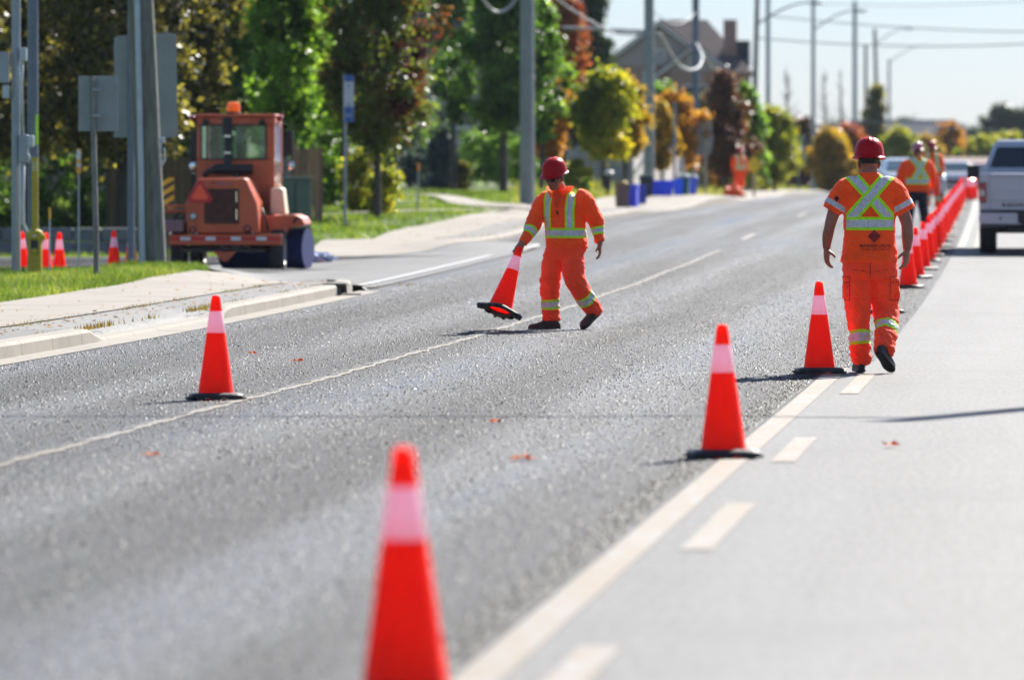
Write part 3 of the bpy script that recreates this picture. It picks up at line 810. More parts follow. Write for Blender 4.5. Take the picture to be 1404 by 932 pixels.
def head_parts(chin, hf, hu, sc=1.0):
    f, u = Vector(hf).normalized(), Vector(hu).normalized(); r = f.cross(u).normalized(); u = r.cross(f).normalized(); c = Vector(chin)
    at_ = lambda a, b, z: c+r*a*sc+f*b*sc+u*z*sc
    R = [(.0, .052, .026, .022), (.012, .045, .042, .042), (.035, .032, .055, .062), (.065, .018, .064, .078), (.10, .006, .070, .089), (.13, .0, .074, .095),
         (.16, -.004, .076, .098), (.19, -.006, .073, .093), (.215, -.008, .060, .076), (.232, -.008, .036, .045)]
    P = [ringsV([(at_(0, b, z), hw*sc, hd*sc) for z, b, hw, hd in R], r, f, 28, 2.15, 3)]
    P.append(tubeV([at_(0, .086, .132), at_(0, .104, .108), at_(0, .113, .088), at_(0, .094, .078)], [.008, .0105, .0145, .011], r, 12, 3))
    P.append(tubeV([at_(-.05, .064, .135), at_(-.02, .089, .137), at_(.02, .089, .137), at_(.05, .064, .135)], [.009, .011, .011, .009], u, 10, 3))
    P.append(tubeV([at_(-.024, .074, .049), at_(0, .089, .051), at_(.024, .074, .049)], [.006, .0095, .006], u, 10, 3))
    P.append(tubeV([at_(-.052, .062, .09), at_(-.045, .05, .06)], [.016, .02], u, 10, 3)); P.append(tubeV([at_(.052, .062, .09), at_(.045, .05, .06)], [.016, .02], u, 10, 3))
    for s in (-1, 1):
        P.append(tubeV([at_(s*.072, -.004, .075), at_(s*.083, -.012, .10), at_(s*.085, -.015, .122), at_(s*.074, -.005, .135)], [(.006, .010), (.007, .016), (.007, .018), (.006, .011)], r, 12, 3))
    return P, (r, f, u)
def hat_mesh(name, fr, c):
    """hard hat shell with short brim, longer at the front, and three ridges; c = head centre at brim height"""
    r, f, u = fr; V = []; Fs = []; n = 48
    prof = [(1.20, -.012), (1.21, -.006), (1.10, .0), (1.03, .004), (1.0, .014), (.985, .045), (.94, .075), (.86, .10), (.74, .121), (.58, .137), (.40, .147), (.2, .152), (.03, .153)]
    for i, (k, z) in enumerate(prof):
        for j in range(n):
            a = 2*math.pi*j/n; cx, sy = math.cos(a), math.sin(a)
            kk = k
            if i < 3: kk = 1.03+(k-1.03)*(.55+1.5*max(0, sy)**3)
            rad = Vector((.118*cx*kk, .143*sy*kk, z))
            if i >= 4:
                lat = abs(.118*cx*k)
                rid = .006*math.exp(-(lat/.010)**2)+.004*math.exp(-((lat-.042)/.008)**2)
                rad.z += rid*(.3+.7*min(1, (i-3)/4)); 
            if i < 3 and sy > 0: rad.z -= .012*sy
            V.append(c+r*rad.x+f*rad.y+u*rad.z)
    m = len(prof)
    for i in range(m-1):
        for j in range(n): Fs.append((i*n+j, i*n+(j+1) % n, (i+1)*n+(j+1) % n, (i+1)*n+j))
    Fs.append(tuple((m-1)*n+j for j in range(n)))
    V2 = [Vector(v) for v in V[:n]]; b = len(V)
    for v in V2: V.append(c+(v-c)*.82+u*.012)
    for j in range(n): Fs.append((j, b+j, b+(j+1) % n, (j+1) % n))
    Fs.append(tuple(b+j for j in range(n)))
    return MB().add(V, Fs)
def boot_mesh(heel, toe, up, ankle, h=.105):
    heel, toe, up = Vector(heel), Vector(toe), Vector(up); ax = (toe-heel); L = ax.length; ax.normalize(); sd = ax.cross(up).normalized(); up = sd.cross(ax).normalized()
    P = []
    R = [(-.015, .020, .045), (.03, .036, .088), (.07, .038, .095), (.11, .040, .090), (.15, .043, .072), (.19, .047, .058), (.23, .046, .050), (.27, .038, .040), (.292, .02, .022)]
    rings = [(heel+ax*(x*L/.29)+up*(hh/2+.012), hw, hh/2) for x, hw, hh in R]
    P.append(ringsV(rings, sd, up, 20, 2.6, 2))
    P.append(tubeV([heel+ax*.06+up*.05, Vector(ankle)+up*.03], [(.042, .05), (.046, .05)], sd, 16, 4))
    S = [(heel+ax*(x*L/.29)+up*.009, hw, .011) for x, hw in ((-.02, .022), (.02, .039), (.08, .04), (.14, .041), (.2, .050), (.25, .046), (.285, .032), (.30, .012))]
    P.append(ringsV(S, sd, up, 20, 4, 2))
    return P, (heel, ax, up)
def skinmat(name, c):
    N = NT(name); oc = N.obj()
    n = N.noise(oc, 24, 4, .65)
    col = N.mix(N.maprange(n, .3, .7), tuple(x*.8 for x in c), tuple(min(1, x*1.15) for x in c))
    return N.end(N.bsdf(Base_Color=col, Roughness=.5, Specular_IOR_Level=.4, Subsurface_Weight=.12, Subsurface_Radius=(.02, .008, .004), Subsurface_Scale=.3, Normal=N.bump(N.noise(oc, 160, 3), .2, .004)))
ORANGE = (1.55, .125, .010); ORANGE2 = (1.40, .105, .024)   # fluorescent cloth: its red outshines a white surface
M['tee'] = cloth('hi_vis_shirt', ORANGE); M['trous'] = cloth('hi_vis_trousers', ORANGE2); M['skinA'] = skinmat('skin', (.37,.125,.07))
M['hat_red'] = mat('hard_hat_red', (.46,.006,.010), .38, vary=.12, vscale=20, spec=.1, coat=.04, dirt=.1); M['hat_pale'] = mat('hard_hat_worn_red', (.45,.10,.11), .22, coat=1.0)
M['hat_red2'] = mat('hard_hat_scuffed', (.42,.015,.02), .35, spec=.3, coat=.1)
M['hair'] = mat('dark_hair', (.014,.010,.009), .6, bump=.6, bscale=180)
M['boot'] = mat('boot_leather', (.035,.018,.011), .6, vary=.4, vscale=20, bump=.4, bscale=90, dirt=.3); M['bootb'] = mat('boot_black', (.012,.012,.014), .55, vary=.3, bump=.3, bscale=80)
M['lens'] = mat('dark_lens', (.006,.006,.008), .12); M['ink'] = mat('dark_ink', (.05,.008,.008), .7, vary=.2); M['ink2'] = mat('logo_red_ink', (.34,.016,.010), .7)
M['navy'] = mat('navy_work_trousers', (.008,.010,.022), .8, bump=.5, bscale=50)
BIG = 9.0
def person(name_loc, yaw, J, label, group='road workers in orange', voxel=.008, bvox=.006, mats=None, stripes=None, leg_band=None, hat='hat_red', boots='boot', extra=None, wr=1.0):
    mats = mats or {}
    t = empty('person', name_loc, yaw, label, 'person', group)
    Rv, Fv = Vector(J['R']), Vector(J['F'])
    # one continuous body
    hp, fr = head_parts(J['chin'], J['hf'], J['hu'])
    P = list(hp)
    top = Vector(J['torso'][-1][0])
    hc = Vector(J['chin'])-fr[1]*.0+fr[2]*.09
    P.append(tubeV([top-Vector((0, 0, .12)), top+fr[2]*.0, hc], [(.075, .07), (.066, .062), (.056, .062)], Rv, 18, 4))
    P.append(ringsV([(c, a*.55, b*.55) for c, a, b in J['torso'][:-1]], Rv, Fv, 20))
    for A in J['arms']: P.append(tubeV([p for p, r in A], [r for p, r in A], Rv, 16, 4))
    for h in J['hands']: P += hand_parts(**h)
    for Lg in J['legs']: P.append(tubeV([p for p, r in Lg], [.05]*len(Lg), Rv, 12, 3))
    body = fuse('body', P, bvox, 3, .45)
    link('body', body, mats.get('skin', M['skinA']), t)
    # upper garment
    P = [ringsV(J['torso'], Rv, Fv, 40, J.get('te', 2.5), 3)]
    for S in J['sleeves']: P.append(tubeV([p for p, r in S], [r for p, r in S], Rv, 22, 4))
    P += J.get('upper_extra', [])
    up = fuse('shirt', P, voxel, 8, .5)
    co0 = get_co(up)
    wrinkle(up, .010*wr, (7, 7, 13), 1.7, lambda c: np.interp(c[:, 2], [.8, .95, 1.2, 1.5], [1.5, 1.2, .8, .6]))
    wrinkle(up, .004*wr, (22, 22, 32), 4.1)
    co = get_co(up)
    S = {k: np.full(len(co), BIG) for k in ('sa', 'sb', 'sc', 'sd', 'se')}
    if stripes: stripes(co, S, up)
    for k, v in S.items(): put(up, k, v)
    so = link(J.get('upper_name', 'shirt'), up, mats.get('upper', M['tee']), t)
    # trousers
    P = [ringsV(J['hips'], J.get('HR', Rv), J.get('HF', Fv), 36, 2.6, 3)]
    for Lg in J['legs']: P.append(tubeV([p for p, r in Lg], [r for p, r in Lg], J.get('HR', Rv), 24, 5))
    P += J.get('leg_extra', [])
    tr = fuse('trousers', P, voxel, 6, .5)
    wrinkle(tr, .015*wr, (7, 7, 16), 5.3, lambda c: np.interp(c[:, 2], [.0, .15, .4, .6, .8, .95], [1.5, 1.3, 1.1, .9, .7, .5]), True, .8)
    wrinkle(tr, .005*wr, (20, 20, 38), 2.2)
    co = get_co(tr); S = {k: np.full(len(co), BIG) for k in ('sa', 'sb', 'sc', 'sd', 'se')}
    if leg_band:
        prm = [polyparam(co, [p for p, r in Lg]) for Lg in J['legs']]
        for i, (s, dd) in enumerate(prm):
            o_ = prm[1-i][1]; m = dd < o_
            S['sa'] = np.where(m, np.minimum(S['sa'], np.abs(s-leg_band[i])/.052), S['sa'])
    if J.get('seams'): J['seams'](co, S)
    for k, v in S.items(): put(tr, k, v)
    tro = link('trousers', tr, mats.get('lower', M['trous']), t)
    for (h, to, u), Lg in zip(J['boots'], J['legs']):
        bp, bf = boot_mesh(h, to, u, Lg[-1][0])
        link('boot', fuse('boot', bp, max(.006, voxel*.8), 3), mats.get('boots', M[boots]), t)
    cb = Vector(J['chin'])+fr[2]*.168
    hm = hat_mesh('hard_hat', fr, cb).build('hard_hat', M[hat], t, smooth='auto')
    # hair under the hat
    hb = ringsV([(Vector(J['chin'])+fr[2]*z+fr[1]*b, w, dd) for z, b, w, dd in ((.112, -.030, .066, .066), (.122, -.024, .073, .080), (.14, -.016, .0775, .088), (.165, -.014, .079, .09), (.2, -.014, .07, .08))], fr[0], fr[1], 28, 2.15, 2)
    MB().add(*hb).build('hair', M['hair'], t, smooth=True)
    if extra: extra(t, fr, up, so, tro)
    return t
def lettering(text, size, width=None, ax=1.0, res=3):
    c = bpy.data.curves.new('txt', 'FONT'); c.body = text; c.size = size; c.align_x = 'CENTER'; c.offset = size*.025; c.resolution_u = res
    o = bpy.data.objects.new('txt', c); COL.objects.link(o)
    dg = bpy.context.evaluated_depsgraph_get(); me = bpy.data.meshes.new_from_object(o.evaluated_get(dg)); bpy.data.objects.remove(o)
    V = np.array([v.co for v in me.vertices]); Fs = [tuple(p.vertices) for p in me.polygons]
    if width: V[:, 0] *= width/(V[:, 0].max()-V[:, 0].min())
    return V, Fs
def bxp(c, d):
    b = MB().box(c, d); return b.v, b.f
# ---- the worker walking away
XA = -.017
def TA(z, w, d, y=0): return ((XA, y, z), w, d)
JA = dict(R=(1,0,0), F=(0,1,0), chin=(XA-.0, .035, 1.515), hf=(.04, 1, -.02), hu=(.0, .03, 1),
  torso=[TA(.858,.226,.150), TA(.90,.219,.145), TA(1.0,.206,.130), TA(1.12,.203,.124), TA(1.25,.208,.126), TA(1.36,.210,.126), TA(1.43,.190,.115), TA(1.49,.150,.094), TA(1.53,.102,.080,.0), TA(1.56,.072,.068,.008)],
  sleeves=[[((XA-.10,0,1.455),.085), ((XA-.18,0,1.425),.092), ((XA-.245,-.01,1.345),.087), ((XA-.298,-.01,1.258),.082)],
           [((XA+.10,0,1.455),.085), ((XA+.18,0,1.425),.092), ((XA+.238,-.005,1.345),.086), ((XA+.288,-.005,1.255),.080)]],
  arms=[[((XA-.16,0,1.42),.06), ((XA-.25,-.01,1.32),.055), ((-.315,-.02,1.19),.047), ((-.333,-.03,1.12),.043), ((-.345,-.01,1.06),.043), ((-.352,.02,.965),(.030,.024))],
        [((XA+.16,0,1.42),.06), ((XA+.23,-.01,1.32),.056), ((.268,-.02,1.19),.050), ((.277,-.04,1.12),.046), ((.279,-.04,1.05),.046), ((.276,-.02,.955),(.032,.025))]],
  hands=[dict(W=(-.352,.02,.965), Dv=(.03,.1,-1), Nv=(1,.35,.1), Av=(.35,-1,0), curl=(.3,.35,.3), thumb=(.6,.8,.5)),
         dict(W=(.276,-.02,.955), Dv=(-.06,.05,-1), Nv=(-1,.2,.1), Av=(-.55,-.8,0), curl=(.3,.4,.3), thumb=(.6,.8,.4))],
  hips=[TA(.93,.19,.12), TA(.88,.208,.132), TA(.82,.214,.14), TA(.76,.205,.13), TA(.72,.17,.10)],
  legs=[[((-.112,.0,.86),.10), ((-.108,.01,.70),.112), ((-.103,.03,.50),.102), ((-.100,.01,.38),.088), ((-.093,-.02,.24),.084), ((-.085,-.03,.12),.080), ((-.083,-.03,.055),.074)],
        [((.095,.0,.86),.10), ((.100,.03,.70),.115), ((.118,.09,.50),.104), ((.116,.02,.39),.096), ((.103,-.11,.29),.090), ((.090,-.20,.20),.084), ((.083,-.245,.155),.078)]],
  boots=[((-.085,-.095,.0), (-.105,.20,.0), (0,0,1)), ((.035,-.345,.150), (.150,-.11,.0), (.10,.42,.9))],
  leg_extra=[bxp((-.213,.0,.66),(.024,.13,.17)), bxp((.207,.03,.64),(.024,.13,.17))])
def stripesA(co, S, me):
    x = co[:, 0]-XA; z = co[:, 2]; back = co[:, 1] < .02
    sl = [polyparam(co, [p for p, r in s]) for s in JA['sleeves']]
    arm = np.zeros(len(co), bool)
    for s, dd in sl: arm |= (s > .165) & (np.abs(x) > .19)
    tor = ~arm
    S['sa'] = np.where(tor, np.abs(z-1.160)/.052, BIG)
    def seg(ax, az, bx, bz):
        dx, dz = bx-ax, bz-az; L = math.hypot(dx, dz); return np.abs((x-ax)*dz-(z-az)*dx)/L
    up_ = (z > 1.165)
    S['sb'] = np.where(tor & up_, np.where(back, seg(-.155,1.20,.150,1.545), np.abs(np.abs(x)-.125))/.050, BIG)
    S['sc'] = np.where(tor & up_ & back, seg(.155,1.20,-.150,1.545)/.050, BIG)
    sd = np.full(len(co), BIG)
    for s, dd in sl:
        L = s.max()
        sd = np.where(arm, np.minimum(sd, np.abs(s-.232)/.021), sd)
    S['sd'] = sd
def seamsA(co, S):
    x, y, z = co[:, 0]-XA, co[:, 1], co[:, 2]; bk = y < .03
    ln = np.where(bk & (z > .73) & (z < .86), np.abs(x+.002)/.0035, BIG)
    for sx in (-1, 1):
        u = sx*x; ins = bk & (u > .150)
        ln = np.minimum(ln, np.where(ins & (z > .555) & (z < .745), np.abs(u-.158)/.0035, BIG))
        for zz in (.745, .70, .56): ln = np.minimum(ln, np.where(ins & (u > .158), np.abs(z-zz)/.0035, BIG))
        ln = np.minimum(ln, np.where(bk & (u > .03) & (u < .15), np.abs(z-.795-.15*(u-.09))/.003, BIG))
    S['se'] = ln
JA['seams'] = seamsA
def extraA(t, fr, up, so, tro):
    bv = BVHTree.FromPolygons([v.co for v in up.vertices], [p.vertices for p in up.polygons])
    def lay(name, V, Fs, x0, z0, m, off):
        out = []
        for v in V:
            p = Vector((x0+v[0], -1, z0+v[1])); h = bv.ray_cast(p, Vector((0, 1, 0)))[0]
            out.append((p.x, (h.y if h else -.13)-off, p.z))
        MB().add(out, Fs).build(name, m, so, smooth=True)
    n = 10; s = .058
    def dia(s):
        V = []; Fs = []
        for i in range(n+1):
            for j in range(n+1):
                a, b = (i/n-.5)*2*s, (j/n-.5)*2*s; V.append(((a-b)/2, (a+b)/2*.98))
        for i in range(n):
            for j in range(n): Fs.append((i*(n+1)+j, (i+1)*(n+1)+j, (i+1)*(n+1)+j+1, i*(n+1)+j+1))
        return V, Fs
    cx = XA+.030
    lay('logo_border', *dia(.053), cx, 1.062, M['ink'], .0018)
    lay('logo_panel', *dia(.046), cx, 1.062, M['ink2'], .0030)
    V, Fs = lettering('BTS', .032, .058); lay('lettering', V, Fs, cx, 1.0505, M['ink'], .0045)
    V, Fs = lettering('BARRICADE', .034, .245); lay('lettering', V, Fs, cx+.01, .976, M['ink'], .0020)
    V, Fs = lettering('TRAFFIC SERVICES INC.', .0175, .240); lay('lettering', V, Fs, cx+.01, .953, M['ink'], .0020)
    # sleeve badge: small dark diamond, and the tattoo on the forearm
    V, Fs = dia(.026); lay('sleeve_badge', [(a*.8+.0, b*1.1) for a, b in V], Fs, XA-.262, 1.355, M['ink'], .003)
    # hat suspension band
    r, f, u = fr; c = Vector(JA['chin'])+u*.145
    MB().add(*ringsV([(c+u*dz-f*.012, w, d_) for dz, w, d_ in ((-.012,.079,.094), (0,.084,.10), (.012,.083,.10))], r, f, 28, 2.15, 1)).build('hat_band', M['hair'], t, smooth=True)
YA = 44.6
person((( 1195-CXP)*YA/F_PX, YA, g1((1195-CXP)*YA/F_PX, YA)+.004), 0, JA, 'worker seen from behind, walking away in orange shirt with lime and silver cross', voxel=.0075, bvox=.0048, stripes=stripesA, leg_band=(.60, .61), extra=extraA, boots='bootb')

# ---- the worker carrying a cone
RB = Vector((.87,-.49,0)).normalized(); FB = Vector((-.49,-.87,0)).normalized()
HRB = Vector((.80,-.6,0)).normalized(); HFB = Vector((-.6,-.8,0)).normalized()
def PB(px, py, y=0.0): return ((px-775)/137.0, y, (450-py)/137.0)
JB = dict(R=RB, F=FB, chin=(-.088,-.085,1.40), hf=(-.55,-.80,-.24), hu=(-.10,-.18,1), te=2.4,
  torso=[((.018,0,.80),.215,.150), ((.014,0,.86),.218,.155), ((.004,0,.96),.214,.145), ((-.004,0,1.08),.218,.142), ((-.008,0,1.19),.226,.142), ((-.014,.01,1.27),.222,.132), ((-.024,.01,1.32),.19,.112), ((-.04,.01,1.36),.13,.090), ((-.055,.0,1.395),.078,.074)],
  sleeves=[[((-.13,.06,1.30),.092), ((-.205,.09,1.27),.098), ((-.275,.06,1.16),.085), ((-.315,.01,1.06),.082), ((-.365,-.06,.96),.066), ((-.43,-.13,.862),.046)],
           [((.12,-.06,1.315),.092), ((.19,-.09,1.285),.098), ((.245,-.09,1.19),.088), ((.305,-.05,1.08),.082), ((.325,-.06,.98),.064), ((.342,-.10,.872),.048)]],
  arms=[[((-.13,.06,1.28),.05), ((-.205,.08,1.24),.045), ((-.315,.01,1.06),.04), ((-.43,-.13,.855),(.03,.024)), ((-.44,-.14,.84),(.03,.023))],
        [((.12,-.05,1.28),.05), ((.19,-.08,1.25),.045), ((.305,-.05,1.08),.04), ((.342,-.10,.865),(.03,.024)), ((.345,-.105,.85),(.03,.023))]],
  hands=[dict(W=(-.437,-.148,.862), Dv=(-.42,-.30,-.80), Nv=(-.35,.75,-.25), Av=(.70,-.2,-.38), curl=(.75,.85,.6), thumb=(.7,.5,.75)),
         dict(W=(.345,-.105,.855), Dv=(.02,-.12,-1), Nv=(-1,.05,.0), Av=(-.2,-1,.1), curl=(.25,.4,.35), thumb=(.75,.5,.35))],
  hips=[((.012,0,.87),.19,.13), ((.008,0,.82),.205,.145), ((.0,0,.77),.205,.145), ((-.01,0,.72),.19,.135), ((-.02,0,.68),.16,.11)],
  legs=[[((-.10,.05,.80),.10), ((-.125,.01,.66),.112), ((-.152,-.03,.49),.103), ((-.156,-.01,.38),.098), ((-.148,.01,.25),.094), ((-.143,.02,.14),.090), ((-.138,.02,.075),.088)],
        [((.08,-.05,.80),.102), ((.078,-.09,.66),.115), ((.095,-.12,.50),.108), ((.155,-.08,.38),.100), ((.225,-.01,.27),.096), ((.285,.05,.185),.088), ((.30,.07,.155),.082)]],
  boots=[((-.065,.03,.0), (-.365,-.02,.0), (0,0,1)), ((.345,.075,.165), (.165,.0,.0), (.62,.1,.78))])
def stripesB(co, S, me):
    sl = [polyparam(co, [p for p, r in s]) for s in JB['sleeves']]
    rel = co-np.array([-.005, 0, 1.1]); e = rel @ np.array(RB); f = rel @ np.array(FB); z = co[:, 2]
    arm = np.zeros(len(co), bool)
    for s, dd in sl: arm |= (s > .17) & (dd < .115) & (np.abs(e) > .205)
    arm |= np.abs(e) > .262
    tor = ~arm
    S['sa'] = np.where(tor, np.abs(z-.960)/.050, BIG)
    S['sb'] = np.where(tor & (z > .965), np.abs(np.abs(e+.005)-.128)/.046, BIG)
    sc = np.full(len(co), BIG)
    for (s, dd), L in zip(sl, (.455, .43)):
        oth = sl[1] if s is sl[0][0] else sl[0]
        sc = np.where(arm & (dd < oth[1]), np.abs(s-L)/.045, sc)
    S['sc'] = sc
    zip_ = (f > 0) & tor & (z < 1.19) & (np.abs(e-.005) < .2)
    S['se'] = np.where(zip_ , np.abs(e-.005)/.0035+np.where(z < 1.13, .45, 0), BIG)
def extraB(t, fr, up, so, tro):
    r, f, u = fr; c = Vector(JB['chin'])
    # sunglasses
    P = MB()
    for s in (-1, 1):
        pts = []
        V, Fs = ball(c+r*s*.032+f*.091+u*.115, (.029, .012, .021), Matrix((r, f, u)).transposed(), 8); P.add(V, Fs)
        P.tube([c+r*s*.058+f*.075+u*.12, c+r*s*.078+f*.02+u*.122, c+r*s*.080-f*.01+u*.12], .0035, 6)
    P.tube([c-r*.01+f*.1+u*.12, c+r*.01+f*.1+u*.12], .004, 6)
    P.build('sunglasses', M['lens'], t, smooth=True)
    # collar standing open around the neck
    nc = Vector((-.052, .0, 1.355)); V = []; Fs = []; n = 26
    for i in range(n+1):
        a = math.radians(-62+304*i/n)
        for k, (rr, hh, dz) in enumerate(((.088, -.03, 0), (.098, .015, 0), (.112, .055, .0), (.132, .072, .0))):
            op = math.cos(a-math.radians(90))
            q = RB*math.cos(a)*rr*1.08+FB*(-math.sin(a))*rr*.98
            low = .075*max(0, -math.sin(a))**1.0 if False else 0
            fr_ = max(0.0, min(1.0, (-math.sin(a)-.2)/.7))
            V.append(nc+q+Vector((0, 0, hh-.055*fr_*(1 if k < 2 else .8))))
    for i in range(n):
        for k in range(3): Fs.append((i*4+k, (i+1)*4+k, (i+1)*4+k+1, i*4+k+1))
    m = MB().add(V, Fs).build('collar', M['plainorange'], so, smooth=True)
    sm = m.modifiers.new('thick', 'SOLIDIFY'); sm.thickness = .012; sm.offset = 0
    sb = m.modifiers.new('sub', 'SUBSURF'); sb.levels = 1; sb.render_levels = 1
    bv = BVHTree.FromPolygons([v.co for v in up.vertices], [p.vertices for p in up.polygons])
    # inner shirt in the open front
    V = []; Fs = []; k = 10
    for i in range(k+1):
        z = 1.372-.2*i/k; w = .058*(1-i/k)**.8+.002
        for j in range(7):
            e = (j/6-.5)*2*w
            p = Vector((-.005, 0, z))+RB*(e-.012)+FB*1.0; h = bv.ray_cast(p, -FB)[0]
            q = (h if h else p-FB*.92); V.append(q+FB*.0025)
    for i in range(k):
        for j in range(6): Fs.append((i*7+j, i*7+j+1, (i+1)*7+j+1, (i+1)*7+j))
    MB().add(V, Fs).build('inner_shirt', M['innershirt'], t, smooth=True)
    # front edges of the open jacket
    for s in (-1, 1):
        pts = []
        for i in range(12):
            z = 1.365-.185*i/11; w = (.066*(1-i/11)**.8+.004)*s-.012
            p = Vector((-.005, 0, z))+RB*w+FB*1.0; h = bv.ray_cast(p, -FB)[0]; pts.append((h if h else p-FB*.9)+FB*.002)
        MB().tube(pts, [.009]*12, 8).build('front_edge', M['plainorange'], so, smooth=True)
    p = Vector((-.005, 0, 1.165))-RB*.005+FB; h = bv.ray_cast(p, -FB)[0]
    if h: MB().box(h+FB*.006, (.012, .012, .045), math.atan2(RB.y, RB.x)).build('zip_pull', M['lens'], so)
    # small mark on the hat front and the helmet side bosses
    MB().add(*ball(c+u*.215+f*.128-r*.01, (.014, .006, .014), Matrix((r, f, u)).transposed(), 6)).build('hat_badge', M['ink'], t, smooth=True)
M['plainorange'] = cloth('hi_vis_plain', ORANGE, bands=False); M['innershirt'] = cloth('inner_shirt_cloth', (1.1,.085,.010), bands=False, weave=.2)
YB = 57.0
locB = Vector(((775-CXP)*YB/F_PX, YB, g1((775-CXP)*YB/F_PX, YB)+.004))
JB['upper_name'] = 'jacket'
person(locB, 0, JB, 'worker in orange jacket, sunglasses and red hard hat, carrying a tilted cone', voxel=.0085, bvox=.0052, stripes=stripesB, leg_band=(.565, .535), extra=extraB, boots='boot')
oc_ = cone(0, 0, 'orange cone held tilted in the hand of the worker with sunglasses', GC)
ax = Vector((-.30, -.27, -.915)).normalized(); topc = locB+Vector((-.452, -.175, .822))
oc_.rotation_euler = (-ax).to_track_quat('Z', 'Y').to_euler(); oc_.location = topc+ax*.71

# ---- far workers: same anatomy, simpler poses
def pose(lean=(0,0), hem=.84, w=1.0, facing=1, stance=.1, armsout=.0, head=None):
    lx, ly = lean
    def S(z): return lx*max(0, z-.9)/.6, ly*max(0, z-.9)/.6
    def tr(z, a, b): sx, sy = S(z); return ((sx, sy, z), a*w, b*w)
    sh = S(1.42); F_ = (0, facing, 0); y = .0
    hx, hy = S(1.6)
    J = dict(R=(1,0,0), F=F_, chin=(hx+(0 if head is None else head), hy+.04*facing, 1.50), hf=(.1, facing, -.12), hu=(lx*.3, ly*.3, 1),
      torso=[tr(hem,.22,.15), tr(1.0,.215,.14), tr(1.15,.22,.14), tr(1.3,.22,.14), tr(1.40,.20,.125), tr(1.47,.15,.1), tr(1.53,.08,.075)], sleeves=[], arms=[], hands=[],
      hips=[((0,0,.93),.18,.125), ((0,0,.85),.20,.14), ((0,0,.76),.195,.135), ((0,0,.71),.16,.1)],
      legs=[[((s*.1,0,.85),.10), ((s*(.1+stance*.2),0,.66),.105), ((s*(.1+stance*.5),.02,.48),.095), ((s*(.1+stance*.8),0,.26),.088), ((s*(.1+stance),0,.07),.08)] for s in (-1, 1)],
      boots=[((s*(.1+stance),-.09*facing,0), (s*(.12+stance),.2*facing,0), (0,0,1)) for s in (-1, 1)])
    for s in (-1, 1):
        a = [(sh[0]+s*.12*w, sh[1], 1.40), (sh[0]+s*.2*w, sh[1], 1.36), (sh[0]+s*(.26+armsout)*w, sh[1]+.02*facing, 1.12), (sh[0]+s*(.25+armsout)*w, sh[1]+.16*facing, .93)]
        J['sleeves'].append([(p, r) for p, r in zip(a, (.09, .094, .078, .055))]); J['arms'].append([(p, r) for p, r in zip(a, (.05, .048, .04, .03))])
        J['hands'].append(dict(W=a[3], Dv=(0, .35*facing, -1), Nv=(-s, 0, 0), Av=(0, facing, .3)))
    return J
def far_stripes(J, cross=True):
    def fn(co, S, me):
        cx = np.interp(co[:, 2], [c[0][2] for c in J['torso']], [c[0][0] for c in J['torso']])
        x = co[:, 0]-cx; z = co[:, 2]; tor = np.abs(x) < .235
        S['sa'] = np.where(tor, np.abs(z-1.06)/.062, BIG)
        if cross:
            S['sb'] = np.where(tor & (z > 1.06), np.abs((x-(-.1))*.40-(z-1.06)*.22)/.456/.06, BIG)
            S['sc'] = np.where(tor & (z > 1.06), np.abs((x-.2)*.36+(z-1.06)*.24)/.433/.06, BIG)
        else: S['sb'] = np.where(tor & (z > 1.06), np.abs(np.abs(x)-.12)/.05, BIG)
    return fn
def place(px, Y): x = (px-CXP)*Y/F_PX; return (x, Y, g1(x, Y)+.004)
JC = pose((.02, .10), .86, 1.18, 1, .08, .02, .03)
person(place(1257, 110), .12, JC, 'worker in orange vest over navy trousers and worn red hat, beyond the cone row', voxel=.014, bvox=.011, mats=dict(lower=M['navy']), stripes=far_stripes(JC), hat='hat_pale', boots='bootb')
JD = pose((.0, .05), .86, 1.0, -1, .05)
person(place(1278, 150), 0, JD, 'worker in orange half hidden behind the vest worker with navy trousers', voxel=.018, bvox=.014, stripes=far_stripes(JD, False), leg_band=(.56, .56), hat='hat_red2')
JE = pose((.0, .03), .84, 1.05, -1, .02)
person(place(1014, 205), .5, JE, 'far worker in full orange standing on the grass verge beside a yellow sign', voxel=.018, bvox=.014, stripes=far_stripes(JE, False), leg_band=(.56, .56), hat='hat_red2')
# ------------------------------------------------------------------ vehicles
M['tyre'] = tyremat(); M['rim'] = mat('wheel_steel', (.35,.35,.36), .35, .8)
M['black'] = mat('black_plastic', (.012,.012,.014), .5, vary=.3); M['chrome'] = mat('chrome', (.7,.7,.72), .12, 1.0)
M['glassd'] = glass('dark_glass', (.008,.014,.018)); M['lampred'] = mat('red_lens', (.30,.006,.010), .2, coat=.5); M['lampclear'] = mat('clear_lens', (.55,.57,.55), .15, coat=.5)
def wheel(parent, c, r, w, name='wheel', n=32):
    Mx = Matrix.Rotation(math.pi/2, 3, 'Y')
    wh = empty(name, (0, 0, 0)); wh.parent = parent; wh.location = c
    pr = [(r*.62, -w*.46), (r*.80, -w*.5), (r*.94, -w*.47), (r, -w*.36), (r, -.05*w), (r*.985, -.04*w), (r*.985, .04*w), (r, .05*w), (r, w*.36), (r*.94, w*.47), (r*.80, w*.5), (r*.62, w*.46)]
    MB().lathe(pr, n, M=Mx, cap=False).build('tyre', M['tyre'], wh, smooth='auto')
    MB().lathe([(.02, -w*.2), (r*.3, -w*.25), (r*.5, -w*.12), (r*.6, -w*.44), (r*.645, -w*.45), (r*.645, w*.45), (r*.6, w*.44), (r*.5, w*.12), (r*.3, w*.25), (.02, w*.2)], n, M=Mx).build('rim', M['rim'], wh, smooth='auto')
    return wh
